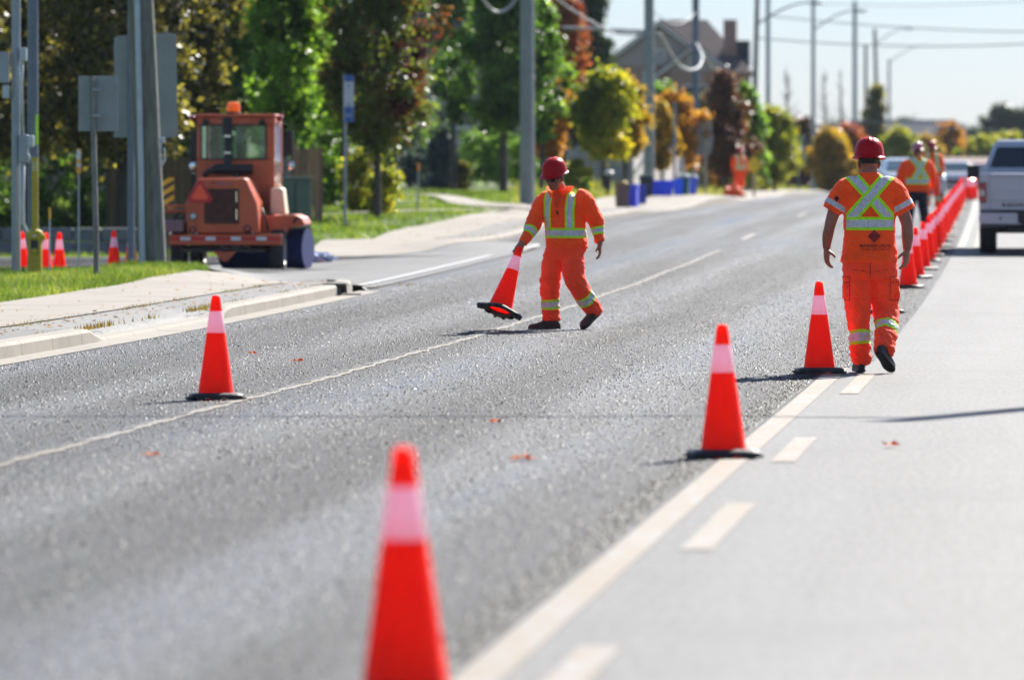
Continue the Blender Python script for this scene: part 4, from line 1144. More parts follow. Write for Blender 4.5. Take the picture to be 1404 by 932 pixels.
# ---- street sweeper, local x to its right, y ahead, z up, origin under its middle
M['swo'] = mat('sweeper_orange', (.52,.085,.020), .45, vary=.25, vscale=2.5, bump=.15, bscale=30, dirt=.18, coat=.12); M['swd'] = mat('sweeper_grille', (.075,.022,.012), .7, vary=.4, vscale=9)
M['cream'] = mat('cream_tank', (.68,.60,.42), .5, vary=.1); M['amber'] = mat('amber_beacon', (1.0,.30,.005), .2, trans=.4, coat=.5)
M['broom'] = mat('blue_bristles', (.008,.026,.15), .9, vary=.6, vscale=40, bump=1.0, bscale=120); M['retro'] = mat('white_tape', (.62,.62,.62), .4); M['rtape'] = mat('red_tape', (.50,.012,.012), .45)
M['smv'] = mat('slow_triangle_orange', (.95,.10,.03), .5); M['smvr'] = mat('slow_triangle_red', (.50,.008,.015), .35)
M['steeld'] = mat('dark_steel', (.05,.04,.035), .7, .3, dirt=.4); M['windowgreen'] = seethrough('green_cab_glass', (.72,.84,.78))
YS = 88.0
def make_sweeper():
    t = empty('street_sweeper', (*at(310, YS)[:2], 0), 0)
    t.location.z = g1(t.location.x-.0, YS)-.0
    B = 'swo'
    # engine housing: rear face profile pushed forward
    prof = [(-.62,.60), (-.64,1.06), (-.45,1.43), (-.40,1.455), (.27,1.465), (.31,1.45), (.485,1.06), (.52,.60)]
    MB().prism(prof, 0, 1.35, 'y').build('engine_housing', M[B], t, bevel=.03)
    MB().box((-.07,-.008,1.028), (.54,.016,.545)).build('grille', M['swd'], t, bevel=.006)
    g = MB()
    for i in range(22): g.box((-.07,-.020,.775+i*.024), (.50,.008,.010))
    g.build('grille_slats', M['swd'], t)
    for z in (1.17, .90): MB().box((.165,-.03,z), (.022,.02,.17)).build('latch', M['chrome'], t, bevel=.004)
    V, Fs = lettering('Rose Bros', .085, .26)
    MB().add([(x-.02, -.006, z+1.355) for x, z, *_ in V], Fs).build('lettering', mat('badge_ink', (.25,.12,.16), .6), t)
    # slow moving triangle
    def tri(r, c): 
        pts = []
        for k in range(3):
            a = math.pi/2+k*2*math.pi/3
            for e in (-.16, .16): pts.append((c[0]+r*math.cos(a+e), c[1]+r*math.sin(a+e)))
        return pts
    sm = MB().prism(tri(.21, (-.40,1.215)), -.062, -.055, 'y').build('slow_sign', M['smvr'], t)
    MB().prism(tri(.135, (-.40,1.215)), -.066, -.0625, 'y').build('slow_sign_centre', M['smv'], sm)
    MB().box((-.40,-.03,1.2), (.05,.05,.2)).build('sign_bracket', M['steeld'], t)
    Mx = Matrix.Rotation(math.pi/2, 3, 'X')
    for x, z, m in ((-.51,.87,'lampclear'), (-.51,.635+.02,'lampred'), (.325,.68,'lampred')):
        l = MB().lathe([(.058, -.0), (.058, .02), (.05, .03)], 20, c=(x, 0, z), M=Mx, mi=0).build('lamp_housing', M['black'], t, smooth='auto')
        MB().lathe([(.046, .031), (.04, .04), (.0, .043)], 20, c=(x, 0, z), M=Mx).build('lamp_lens', M[m], l, smooth='auto')
    # bumper with conspicuity tape
    bp = MB().box((0,-.06,.51), (1.76,.10,.165)).build('bumper', M[B], t, bevel=.012)
    MB().box((0,-.113,.525), (1.70,.004,.055)).build('red_tape', M['rtape'], bp)
    for x in (-.62, -.23, .165, .56): MB().box((x,-.117,.527), (.155,.004,.055)).build('white_tape', M['retro'], bp)
    MB().box((0,1.2,.50), (1.60,2.5,.10)).box((0,2.3,.62), (1.4,1.6,.2)).build('deck', M[B], t, bevel=.01)
    MB().box((.0,.35,.40), (.9,.2,.09)).box((0,1.3,.40), (.12,2.8,.1)).box((-.05,.17,.36), (.1,.4,.06)).box((-.05,-.0,.345), (1.30,.06,.06)).tube([(-.75,.45,.36),(.75,.45,.36)], .05, 10).tube([(-.75,2.6,.36),(.75,2.6,.36)], .05, 10).build('axle', M['steeld'], t)
    MB().prism([(-.2,.33), (.17,.33), (.02,.17), (-.05,.17)], -.05, .02, 'y').build('tow_hitch', M[B], t, bevel=.01)
    MB().box((.12,.2,.40), (.45,.2,.13)).build('fuel_box', mat('fuel_box_grey', (.16,.15,.13), .6), t, bevel=.02)
    for x in (-.77, .77): wheel(t, (x, .40, .33), .335, .235)
    for x in (-.72, .72): wheel(t, (x, 2.7, .33), .335, .235)
    # cab: frame with real window openings
    cb = MB(); x0, x1, y0, y1, z0, z1 = -.60, .625, 1.35, 2.65, .62, 2.42
    cb.box((0.0125,y0+.03,(z0+1.76)/2), (x1-x0,.06,1.76-z0)).box((.0125,y0+.03,2.36), (x1-x0,.06,.12))
    cb.box((x0+.04,y0+.03,2.03), (.08,.06,.54)).box((x1-.065,y0+.03,2.03), (.13,.06,.54))
    for x in (x0+.03, x1-.03):
        cb.box((x,(y0+y1)/2,1.0), (.06,y1-y0-.12,.76)).box((x,y1-.05,1.9), (.06,.1,1.0)).box((x,(y0+y1)/2,2.36), (.06,y1-y0-.2,.12))
    cb.box((.0125,y1-.03,1.0), (x1-x0-.13,.06,.76)).box((.0125,y1-.03,2.36), (x1-x0-.13,.06,.12))
    cb.box((.0125,(y0+y1)/2,2.445), (x1-x0+.03,y1-y0+.06,.05))
    cb.build('cab', M[B], t, bevel=.018)
    w = MB().box((-.02,y0+.02,2.03), (1.03,.012,.53)).build('rear_window', M['windowgreen'], t)
    MB().box((-.02,y0-.002,1.765), (1.05,.012,.025)).box((-.02,y0-.002,2.297), (1.05,.012,.025)).box((-.53,y0-.002,2.03), (.025,.012,.51)).box((.49,y0-.002,2.03), (.025,.012,.51)).build('window_seal', M['black'], w)
    MB().box((.0125,y1-.03,1.85), (1.08,.012,.86)).build('windscreen', M['windowgreen'], t)
    for x in (x0+.03, x1-.03): MB().box((x,2.0,1.85), (.012,1.0,.86)).build('side_window', M['windowgreen'], t)
    MB().box((.02,1.75,1.35), (.5,.12,.75)).box((.02,1.98,1.05), (.5,.45,.14)).build('driver_seat', mat('seat_black', (.02,.02,.02), .7), t, bevel=.04)
    MB().tube([(-.35,2.3,1.3),(-.35,2.15,1.45)], .02, 8).build('steering_column', M['black'], t)
    # exhaust stack and muffler
    MB().tube([(-.31,1.12,1.60),(.30,1.12,1.60)], .082, 20).tube([(-.31,1.12,1.6),(-.40,1.14,1.56),(-.47,1.16,1.50)], .05, 12).tube([(.05,1.12,1.46),(.05,1.12,1.6)], .05, 12).build('muffler', M['black'], t, smooth='auto')
    MB().tube([(-.095,1.13,1.62),(-.095,1.13,1.80)], .062, 16).tube([(-.095,1.13,1.78),(-.095,1.13,2.27)], .048, 16).tube([(-.095,1.13,2.16),(-.095,1.13,2.42)], .082, 16).build('exhaust_stack', M['black'], t, smooth='auto')
    for z in (1.86, 2.12): MB().lathe([(.055,-.012),(.055,.012)], 16, c=(-.095,1.13,z)).build('pipe_clamp', M['chrome'], t)
    MB().lathe([(.11,2.47),(.11,2.50),(.10,2.505)], 20, c=(-.04,1.55,0)).build('beacon_base', M['black'], t, smooth='auto')
    MB().lathe([(.10,2.50),(.105,2.56),(.098,2.64),(.06,2.665),(.01,2.668)], 24, c=(-.04,1.55,0)).build('beacon', M['amber'], t, smooth='auto')
    for x in (-.46, .43): MB().box((x,1.32,2.34), (.10,.08,.06)).box((x,1.32,2.385), (.03,.03,.05)).build('work_lamp', M['black'], t, bevel=.012)
    for s, x in ((1, .66), (-1, -.64)):
        MB().tube([(x,1.5,2.40),(x+s*.09,1.45,2.48)], .012, 8).add(*ball((x+s*.035,1.42,2.40), (.05,.05,.05))).build('marker_lamp', M['lampred'], t, smooth=True)
        MB().tube([(x-s*.02,2.4,2.32),(x+s*.16,2.35,2.30),(x+s*.16,2.35,1.55),(x-s*.02,2.4,1.5)], .012, 8).build('mirror_arm', M['black'], t)
        mi = MB().box((x+s*.085,2.33,2.02), (.16,.03,.40)).build('mirror', M['black'], t, bevel=.02)
        MB().add(*ball((x+s*.12,2.31,1.66), (.068,.02,.068))).build('round_mirror', M['chrome'], mi, smooth=True)
    MB().tube([(.66,1.40,1.1),(.66,1.40,2.35)], .02, 10).tube([(.70,1.40,1.1),(.70,1.40,2.35)], .012, 8).build('grab_rail', M['chrome'], t, smooth=True)
    # side deck, tank, broom with its cover
    MB().prism([(.50,.60),(.52,.87),(1.02,.90),(1.14,.85),(1.19,.75),(1.12,.71),(.90,.70),(.86,.60)], .35, 1.6, 'y').build('broom_cover', M[B], t, bevel=.02)
    MB().box((1.05,.34,.82), (.05,.02,.12), M=Matrix.Rotation(.6,3,'Y')).build('cover_strap', M['swd'], t)
    MB().prism([(.60,.90),(.60,1.29),(.63,1.315),(.76,1.315),(.80,1.29),(.845,.90)], .9, 1.4, 'y').build('water_tank', M['cream'], t, bevel=.03)
    br = MB(); 
    br.tube([(-.2,1.62,.36),(1.16,1.30,.36)], .315, 40)
    for k in range(260):
        a = random.uniform(0, 6.28); f = random.random(); c = Vector((-.2,1.62,.36)).lerp(Vector((1.16,1.30,.36)), f)
        u = Vector((.229,.973,0)); o = u*math.cos(a)+Vector((0,0,1))*math.sin(a)
        br.tube([c+o*.28, c+o*.352+Vector((random.uniform(-.02,.02),)*3)], [.008,.002], 4)
    br.build('broom', M['broom'], t, smooth=False)
    for k, pts in enumerate(([(-.62,.1,.9),(-.72,.0,.80),(-.75,.2,.62)], [(-.66,.3,1.0),(-.80,.1,.86),(-.82,.3,.66)], [(.53,.2,1.0),(.60,.1,.85),(.62,.3,.66)], [(.2,.05,.45),(.3,-.05,.36),(.45,.1,.40)])):
        MB().tube(catmull(pts, 5), .016, 8).build('hydraulic_hose', M['black'], t, smooth=True)
    for x, z, w_, c_ in ((-.50,.615,.10,'retro'), (.37,.60,.16,'swd'), (.42,.60,.02,'retro'), (-.20,1.40,.02,'swd')): MB().box((x,-.005,z), (w_,.006,.045)).build('decal', M[c_], t)
    MB().box((-.83,.2,.72), (.36,.8,.18)).build('side_box', mat('side_box_mauve', (.22,.12,.13), .6), t, bevel=.02)
    MB().tube([(-1.0,-.02,1.03),(-.62,-.02,1.03)], .022, 8).tube([(-1.0,-.02,.95),(-.62,-.02,.95)], .022, 8).tube([(-1.0,-.02,.6),(-1.0,-.02,1.03)], .022, 8).build('side_rail', M[B], t, smooth=True)
    t.rotation_euler.z = math.radians(-3)
    return t
sw = make_sweeper(); tag(sw, 'orange street sweeper with amber beacon and blue broom parked on the driveway', 'sweeper')
# hazard board beyond the sweeper
p = at(230, 93)
t = empty('hazard_board', p, 0, 'small black and yellow striped board standing behind the sweeper', 'sign')
def striped(name, c1, c2, pitch=.16):
    N = NT(name); s_ = N.n('SeparateXYZ', {0: N.obj()})
    v = N.math('FRACT', N.math('DIVIDE', N.math('SUBTRACT', s_.outputs[2], N.math('MULTIPLY', s_.outputs[0], .6)), pitch))
    return N.end(N.bsdf(Base_Color=N.mix(N.math('LESS_THAN', v, .45), c1, c2), Roughness=.5))
MB().box((0,0,1.20), (.20,.02,.50)).build('board', striped('hazard_stripes', (.75,.45,.02), (.03,.025,.02)), t)
MB().tube([(0,.02,0),(0,.02,1.3)], .02, 8).build('post', M['steeld'], t)

# ---- pickup truck, local x right, y ahead
M['silver'] = mat('silver_paint', (.46,.45,.475), .32, .15, vary=.04, coat=.6); M['plate'] = mat('number_plate', (.75,.75,.75), .5)
def make_pickup():
    Y = 95.0; x = (1423-CXP)*Y/F_PX
    t = empty('pickup_truck', (x, Y, float(zr(Y))), math.radians(-5.0), 'silver pickup truck seen from behind, cut off by the right frame edge', 'pickup')
    S = M['silver']; L = 5.85
    # lower body from the side profile with wheel arches
    def arch(cy, r=.50, n=9): return [(cy-r*math.cos(math.pi*k/(n-1)), .42+r*math.sin(math.pi*k/(n-1))*1.02) for k in range(n)]
    prof = [(.06,.66)]+[(.55,.58)]+arch(1.25)+[(2.0,.50),(4.25,.50)]+arch(4.95)+[(5.6,.55),(5.85,.72),(5.85,1.02),(5.70,1.18),(4.6,1.28),(4.3,1.36),(.0,1.36),(.0,.72)]
    MB().prism(prof, -.975, .975, 'x').build('body', S, t, bevel=.045, seg=3)
    MB().box((0,1.0,1.362), (1.72,1.75,.02)).build('bed_floor_cover', M['black'], t)
    tg = MB().box((0,-.012,1.04), (1.60,.05,.62)).build('tailgate', S, t, bevel=.02)
    MB().box((0,-.040,1.315), (1.56,.03,.05)).build('tailgate_spoiler', S, tg, bevel=.012)
    MB().box((0,-.042,.965), (1.50,.02,.16)).build('tailgate_crease', S, tg, bevel=.01)
    MB().box((.0,-.046,1.20), (.30,.016,.10)).build('tailgate_handle', M['black'], tg, bevel=.01)
    V, Fs = lettering('BARRICADE', .075, .62)
    MB().add([(u-.20, -.041, v+.795) for u, v, *_ in V], Fs).build('lettering', M['ink'], tg)
    MB().prism([(-.60,.82),(-.565,.855),(-.53,.82),(-.565,.785)], -.044, -.039, 'y').build('logo', M['ink'], tg)
    for s in (-1, 1):
        l = MB().prism([(s*.855,.86),(s*.978,.86),(s*.978,1.20),(s*.855,1.20)], -.03, .16, 'y').build('tail_lamp', M['lampred'], t, bevel=.015)
        MB().box((s*.92,-.034,1.02), (.07,.012,.10)).build('reverse_lens', M['lampclear'], l)
    bm_ = MB().prism([(-.97,.50),(-.985,.60),(-.97,.70),(-.36,.70),(-.30,.66),(-.24,.52),(-.30,.49)], -.16, .05, 'y')
    bm_.box((0,-.05,.62), (.72,.16,.12)); bm_.prism([(.97,.50),(.985,.60),(.97,.70),(.36,.70),(.30,.66),(.24,.52),(.30,.49)], -.16, .05, 'y').build('bumper', S, t, bevel=.02)
    MB().box((0,-.075,.60), (.68,.18,.165)).box((0,-.10,.712), (1.9,.14,.022)).build('bumper_step', M['black'], t, bevel=.01)
    MB().box((0,-.15,.60), (.31,.01,.16)).build('licence_plate', M['plate'], t)
    MB().tube([(-.62,-.163,.60),(-.62,-.15,.60)], .022, 12).build('parking_sensor', M['black'], t)
    MB().box((0,.5,.44), (1.0,.8,.12)).tube([(-.8,1.25,.40),(.8,1.25,.40)], .06, 12).add(*ball((0,1.25,.38), (.17,.17,.16))).box((.5,.3,.38), (.14,.5,.12)).build('axle', M['black'], t)
    for yy in (1.25, 4.95):
        for s in (-1, 1): wheel(t, (s*.835, yy, .405), .41, .285)
    # cab with sloping pillars
    def ring(z, hw, ya, yb): return [(-hw, ya, z), (hw, ya, z), (hw, yb, z), (-hw, yb, z)]
    V = ring(1.35, .93, 1.72, 4.35)+ring(1.42, .905, 1.75, 4.15)+ring(1.84, .735, 2.00, 3.45)+ring(1.93, .665, 2.12, 3.30)
    Fs = [(3,2,1,0)]
    for k in range(3):
        for j in range(4): Fs.append((k*4+j, k*4+(j+1) % 4, k*4+4+(j+1) % 4, k*4+4+j))
    Fs.append((12,13,14,15)); MB().add(V, Fs).build('cab', S, t, bevel=.05, seg=3)
    def pane(name, q, off): 
        q = [Vector(v) for v in q]; nrm = (q[1]-q[0]).cross(q[3]-q[0]).normalized(); o = Vector(off)
        if nrm.dot(o) < 0: nrm = -nrm
        A = [v+nrm*.004 for v in q]+[v-nrm*.01 for v in q]
        return MB().add(A, [(0,1,2,3),(7,6,5,4),(0,1,5,4),(1,2,6,5),(2,3,7,6),(3,0,4,7)]).build(name, M['glassd'], t)
    def lp(z): 
        f = (z-1.42)/.42; return .905-.17*f, 1.75+.25*f
    (wa, ya), (wb, yb) = lp(1.455), lp(1.80)
    rw = pane('rear_window', [(-wa+.085,ya,1.455),(wa-.085,ya,1.455),(wb-.075,yb,1.80),(-wb+.075,yb,1.80)], (0,-1,0))
    MB().box((0,yb+.03,1.885), (.34,.04,.035)).build('brake_light', M['lampred'], t)
    for s in (-1, 1):
        pane('side_window', [(s*(wa+.004),1.95,1.455),(s*(wa+.004),4.0,1.455),(s*(wb+.004),3.35,1.80),(s*(wb+.004),2.15,1.80)], (s,0,0))
        MB().add(*ball((s*.38,2.05,1.62), (.13,.01,.11))).build('headrest_shade', M['black'], rw)
        MB().box((s*1.10,3.75,1.39), (.21,.10,.22)).tube([(s*.9,3.8,1.33),(s*1.05,3.77,1.34)], .03, 8).build('mirror', M['black'], t, bevel=.03)
    pane('windscreen', [(-.84,4.06,1.46),(.84,4.06,1.46),(.70,3.50,1.81),(-.70,3.50,1.81)], (0,1,.5))
    return t
make_pickup()

# ---- far cars
def make_car(px, Y, rz, col, label, lights=False, h=1.42, w=.88):
    x = (px-CXP)*Y/F_PX
    t = empty('car', (x, Y, float(zr(Y))), rz, label, 'car')
    P = mat('car_paint', col, .25, .2, vary=.03, coat=.7)
    prof = [(-2.2,.30),(-2.2,.75),(-2.05,.88),(-1.0,.98),(1.4,.98),(2.1,.92),(2.2,.75),(2.2,.32),(1.75,.28),(1.3,.28),(-1.1,.28),(-1.7,.28)]
    MB().prism(prof, -w, w, 'x').build('body', P, t, bevel=.09, seg=3)
    V = []
    for z, hw, a, b in ((.96,w-.06,-1.15,1.55), (h-.07,w-.24,-.35,.85), (h,w-.33,-.15,.65)):
        V += [(-hw,a,z),(hw,a,z),(hw,b,z),(-hw,b,z)]
    Fs = [(3,2,1,0)]+[(k*4+j, k*4+(j+1) % 4, k*4+4+(j+1) % 4, k*4+4+j) for k in range(2) for j in range(4)]+[(8,9,10,11)]
    MB().add(V, Fs).build('cabin', P, t, bevel=.05, seg=3)
    a0, a1 = Vector((0,-1.10,1.0)), Vector((0,-.40,h-.09))
    MB().add([(-w+.14,-1.10,.995),(w-.14,-1.10,.995),(w-.27,-.385,h-.085),(-w+.27,-.385,h-.085)], [(0,1,2,3)]).build('windscreen', M['glasst'], t).modifiers.new('s','SOLIDIFY').thickness = .02
    MB().add([(-w+.14,1.50,.995),(w-.14,1.50,.995),(w-.27,.885,h-.085),(-w+.27,.885,h-.085)], [(0,1,2,3)]).build('rear_window', M['glasst'], t).modifiers.new('s','SOLIDIFY').thickness = .02
    MB().box((0,-2.19,.55), (.9,.06,.18)).build('grille', M['black'], t, bevel=.02)
    for s in (-1, 1):
        MB().add(*ball((s*(w-.17),-2.17,.70), (.15,.07,.08))).build('headlight', M['headlit'] if lights else M['lampclear'], t, smooth=True)
        MB().box((s*(w-.12),2.18,.78), (.2,.06,.12)).build('tail_lamp', M['lampred'], t, bevel=.02)
        MB().box((s*(w+.09),-.75,1.02), (.16,.1,.12)).build('mirror', P, t, bevel=.03)
        for yy in (-1.4, 1.35): wheel(t, (s*(w-.10), yy, .32), .325, .21, n=20)
    return t
M['glasst'] = glass('teal_glass', (.02,.05,.055)); M['headlit'] = mat('lit_headlight', (1,.93,.8), .3, vary=0, emit=5)
make_car(1243, 168, .06, (.55,.58,.60), 'pale car with teal windscreen behind the worker in orange vest', h=1.36)
make_car(1307, 232, -.06, (.60,.60,.60), 'silver car with lit headlights facing the camera at the end of the cone row', True)
make_car(1352, 268, -.05, (.10,.02,.02), 'dark red far car beside the pickup truck mirror', True)
make_car(1290, 330, -.05, (.06,.07,.08), 'dark far car behind the silver car with lit headlights', True)
make_car(1070, 345, 1.3, (.25,.25,.26), 'pale car parked on the verge behind the far sign post', h=1.3)

# ------------------------------------------------------------------ poles, signs and wires
M['wood'] = bark('pole_wood', (.16,.165,.13)); M['woodg'] = bark('grey_pole_wood', (.20,.20,.185)); M['galv'] = mat('galvanised_steel', (.28,.31,.34), .5, .5, vary=.15, vscale=3)
M['conc'] = mat('pole_concrete', (.25,.275,.27), .8, vary=.18, vscale=4, bump=.3); M['bluegrey'] = mat('blue_grey_paint', (.13,.16,.20), .6, vary=.2); M['pvc'] = mat('grey_conduit', (.42,.47,.50), .5)
M['signback'] = mat('aluminium_sign_back', (.22,.25,.25), .5, .4, vary=.15, vscale=4, dirt=.15); M['alu'] = M['signback']
def pole(px, Y, h, r0, r1, m, label, name='utility_pole', cat='pole', lean=(0,0), dz=0, n=16, group=None):
    p = at(px, Y, dz); t = empty(name, p, 0, label, cat, group)
    MB().tube([(0,0,-.3),(lean[0]*.3,lean[1]*.3,h*.3),(lean[0],lean[1],h)], [r0, r0+(r1-r0)*.3, r1], n).build('shaft', m, t, smooth='auto')
    return t
def sgn(w, h, z, y=-.04): return MB().box((0,y,z), (w,.012,h))
# left group on the grass bank
t = pole(22, 78, 9, .062, .06, M['galv'], 'thin galvanised pole with meter boxes and conduit at the left frame edge', 'service_pole')
MB().box((-.19,-.06,2.85), (.20,.14,.42)).build('meter_box', M['galv'], t, bevel=.01)
MB().box((.11,-.08,3.03), (.09,.1,.18)).build('junction_box', M['pvc'], t, bevel=.01)
MB().box((-.13,-.08,2.52), (.09,.1,.18)).build('junction_box', M['pvc'], t, bevel=.01)
MB().box((.11,-.08,1.74), (.13,.12,.38)).build('control_box', M['galv'], t, bevel=.012)
MB().box((.21,-.1,1.84), (.09,.09,.16)).box((.17,-.1,1.62), (.06,.06,.09)).build('photocell', M['pvc'], t, bevel=.02)
MB().tube([(.10,-.1,3.0),(.085,-.1,2.6),(.11,-.1,1.9)], .018, 8).tube([(.11,-.1,1.6),(.10,-.1,1.0),(.105,-.1,.72),(.17,-.08,.56),(.2,-.06,.5)], .026, 8).build('conduit', M['pvc'], t, smooth=True)
t = pole(45, 80, 9, .078, .075, M['bluegrey'], 'blue grey steel pole standing just behind the yellow guard post', 'steel_pole')
MB().box((.07,-.09,2.02), (.03,.02,.42)).build('reflector', mat('lime_reflector', (.45,.85,.02), .4), t)
MB().box((.0,-.09,1.60), (.17,.02,.11)).build('number_tag', M['signback'], t)
p = at(48, 77.5); t = empty('guard_post', p, 0, 'mustard yellow guard post with a fat capped base, on the grass', 'guard post')
YL = mat('mustard_paint', (.46,.34,.014), .6, vary=.2, dirt=.2)
MB().tube([(0,0,.5),(0,0,1.62)], .045, 14).build('pipe', YL, t, smooth='auto')
MB().tube([(0,0,-.1),(0,0,.60)], [.095,.095], 20).lathe([(.115,.50),(.115,.585),(.09,.625),(.05,.64)], 20).box((.11,0,.53), (.06,.08,.08)).build('base', YL, t, smooth='auto', bevel=.008)
MB().box((0,-.10,.40), (.10,.02,.19)).build('lock_plate', M['black'], t, bevel=.01); MB().add(*ball((0,-.11,.34), (.045,.03,.045))).build('cap', YL, t, smooth=True)
MB().add(*ball((0,-.108,.55), (.022,.02,.022))).build('bolt', M['chrome'], t, smooth=True)
MB().box((0,-.038,1.50), (.055,.006,.13)).build('sticker', M['retro'], t)
for px, Y, h, top, lb in ((68, 76, .95, .155, 'short thin marker stake with yellow tip right of the guard post'), ):
    t = pole(px, Y, h-top, .012, .011, M['pvc'], lb, 'marker_stake', 'marker', n=8); MB().tube([(0,0,h-top),(0,0,h)], .018, 8).build('tip', mat('yellow_tip', (.75,.36,.01), .5), t)
t = pole(108, 82, 1.45, .013, .012, M['pvc'], 'thin marker stake topped with a white and orange paddle', 'marker_stake', 'marker', n=8)
MB().box((0,-.01,1.63), (.07,.02,.36)).build('paddle', mat('orange_paddle', (.80,.36,.05), .5), t, bevel=.012)
MB().box((0,-.023,1.72), (.062,.004,.13)).box((0,-.023,1.57), (.062,.004,.05)).build('label_sheet', M['retro'], t)
t = pole(133, 72, 2.55, .038, .036, M['woodg'], 'small sign seen from behind on a slim post at the sidewalk edge', 'street_sign', 'sign', lean=(-.06,0), n=8)
MB().box((.01,.05,2.20), (.50,.012,.70)).build('plate', M['signback'], t, bevel=.004)
for z in (2.05, 2.38): MB().box((.0,-.04,z), (.11,.02,.035)).tube([(-.035,-.06,z),(-.035,-.03,z)], .009, 8).tube([(.035,-.06,z),(.035,-.03,z)], .009, 8).build('bracket', M['galv'], t)
t = pole(180, 84, 4.0, .055, .055, M['bluegrey'], 'large sign seen from behind, partly hidden by the wooden pole', 'street_sign', 'sign', n=8)
MB().prism([(-.26,2.0),(-.26,3.47),(-.22,3.5),(.60,3.55),(.66,3.5),(.68,2.05),(.64,2.0)], .06, .075, 'y').build('plate', M['signback'], t)
t = pole(211, 82, 11, .20, .165, M['wood'], 'thick wooden utility pole with grey conduit beside the sweeper', 'utility_pole', lean=(-.56,0))
MB().tube([(-.15,-.20,0),(-.17,-.22,1.3),(-.215,-.21,3.2),(-.245,-.2,4.4),(-.36,-.19,6.5)], .042, 12).build('conduit', M['pvc'], t, smooth='auto')
MB().tube([(.12,-.18,1.75),(.10,-.19,1.6),(.13,-.19,1.42),(.17,-.17,1.5),(.16,-.17,1.7)], .012, 8).build('ground_wire', M['pvc'], t); MB().box((.13,-.19,1.80), (.08,.05,.09)).build('bracket', M['pvc'], t, bevel=.01)
# bus stop
t = pole(473, 115, 3.08, .03, .03, M['galv'], 'blue and white bus stop sign on a thin grey post', 'bus_stop_sign', 'sign', n=10)
WB = mat('bus_sign_white', (.52,.53,.58), .5, vary=.05); BB = mat('bus_sign_blue', (.01,.09,.36), .4)
MB().box((.075,-.04,2.62), (.21,.02,.94)).build('plate', WB, t)
MB().box((.085,-.053,3.02), (.185,.006,.13)).box((.085,-.053,2.29), (.185,.006,.30)).build('blue_panel', BB, t)
MB().box((.08,-.053,2.86), (.035,.006,.05)).box((.08,-.053,2.48), (.05,.006,.04)).build('pictogram', BB, t)
V, Fs = lettering('BUS', .08, .12); MB().add([(x+.085, -.058, z+2.25) for x, z, *_ in V], Fs).build('lettering', WB, t)
MB().box((0,0,.04), (.2,.2,.1)).build('foot', M['black'], t, bevel=.02)
t = pole(572, 130, .95, .022, .02, M['galv'], 'thin marker stake with orange tip standing on the lawn', 'marker_stake', 'marker', n=8, lean=(.03,0)); MB().tube([(.03,0,.95),(.035,0,1.12)], .035, 8).build('tip', mat('orange_tip', (.75,.28,.04), .5), t)
t = pole(723, 140, 11, .185, .165, M['conc'], 'thick grey concrete pole standing behind the worker with sunglasses', 'utility_pole', n=8)
t = pole(890, 190, 12, .185, .15, M['conc'], 'grey pole behind the blue bins, carrying a looped cable', 'utility_pole', n=10)
MB().tube([(0,0,5.5),(-1.0,0,5.55),(-2.9,0,5.62)], .05, 8).build('arm', M['galv'], t)
MB().tube([(-.16,-.1,0),(-.17,-.1,4.2)], .035, 8).build('conduit', M['pvc'], t)
pole(954, 230, 14, .16, .13, M['bluegrey'], 'slim blue grey pole behind the bent sign plate', 'utility_pole', n=10)
t = pole(967, 215, 2.95, .06, .055, mat('weathered_post', (.32,.29,.24), .8), 'grey sign plate seen from behind on a pale post, right of the bins', 'street_sign', 'sign', n=8)
MB().prism([(-.40,1.55),(-.52,2.2),(-.45,2.3),(-.45,3.0),(.25,3.0),(.25,2.35),(.33,2.2),(.20,1.55)], .07, .085, 'y').build('plate', M['signback'], t)
t = pole(925, 172, 2.8, .045, .04, M['galv'], 'thin grey post with a ring fitting between the bins', 'steel_post', 'post', n=8)
MB().tube([(-.08+.10*math.cos(a),-.06,1.40+.10*math.sin(a)) for a in np.linspace(0,6.28,14)], .018, 6).build('ring_fitting', M['galv'], t)
t = pole(1034, 210, .95, .05, .05, mat('post_pale_wood', (.42,.34,.19), .8), 'yellow diamond sign on a pale post beside the far worker', 'warning_sign', 'sign', n=8)
MB().prism([(0,.82),(.33,1.18),(0,1.54),(-.33,1.18)], -.08, -.06, 'y').build('plate', mat('sign_yellow', (.72,.50,.01), .5), t)
t = pole(1095, 300, 2.9, .07, .07, M['bluegrey'], 'blue grey sign back, larger of the two far ones right of the diamond sign', 'street_sign', 'sign', n=8); MB().box((0,-.09,2.25), (.80,.02,1.40)).build('plate', M['bluegrey'], t)
t = pole(1140, 370, 3.3, .07, .07, M['bluegrey'], 'small far blue grey sign back, smaller of two beside the walking worker', 'street_sign', 'sign', n=8); MB().box((0,-.09,2.7), (.62,.02,1.0)).build('plate', M['bluegrey'], t)
# cobra head street lights and hydro poles receding along the road
GP = 'poles along the left of the road'
def lamp(px, Y, h, za, dx, dzz, m, label, r=.12, lean=(0,0)):
    t = pole(px, Y, h, r, r*.7, m, label, 'street_light', 'street light', lean=lean, group=GP)
    x0 = lean[0]*za/h
    pts = [(x0+dx*f, -.3*f, za+dzz*(math.sin(f*math.pi/2))) for f in np.linspace(0, 1, 9)]
    MB().tube(pts, [.05-.015*i/8 for i in range(9)], 8).build('arm', M['galv'], t, smooth='auto')
    e = pts[-1]; MB().add(*ball((e[0]+.28, e[1], e[2]-.03), (.36,.15,.085), None, 8)).build('lamp_head', M['galv'], t, smooth=True)
    return t
s_ = lambda Y: F_PX/Y
def zt(py, Y, px): return HC+(HZ-py)/s_(Y)-at(px, Y).z
lamp(1032, 255, 12, zt(34,255,1032), 73/s_(255), 30/s_(255), M['woodg'], 'dark leaning pole with lamp arm, beside the dark red tree', .13, (.28,0))
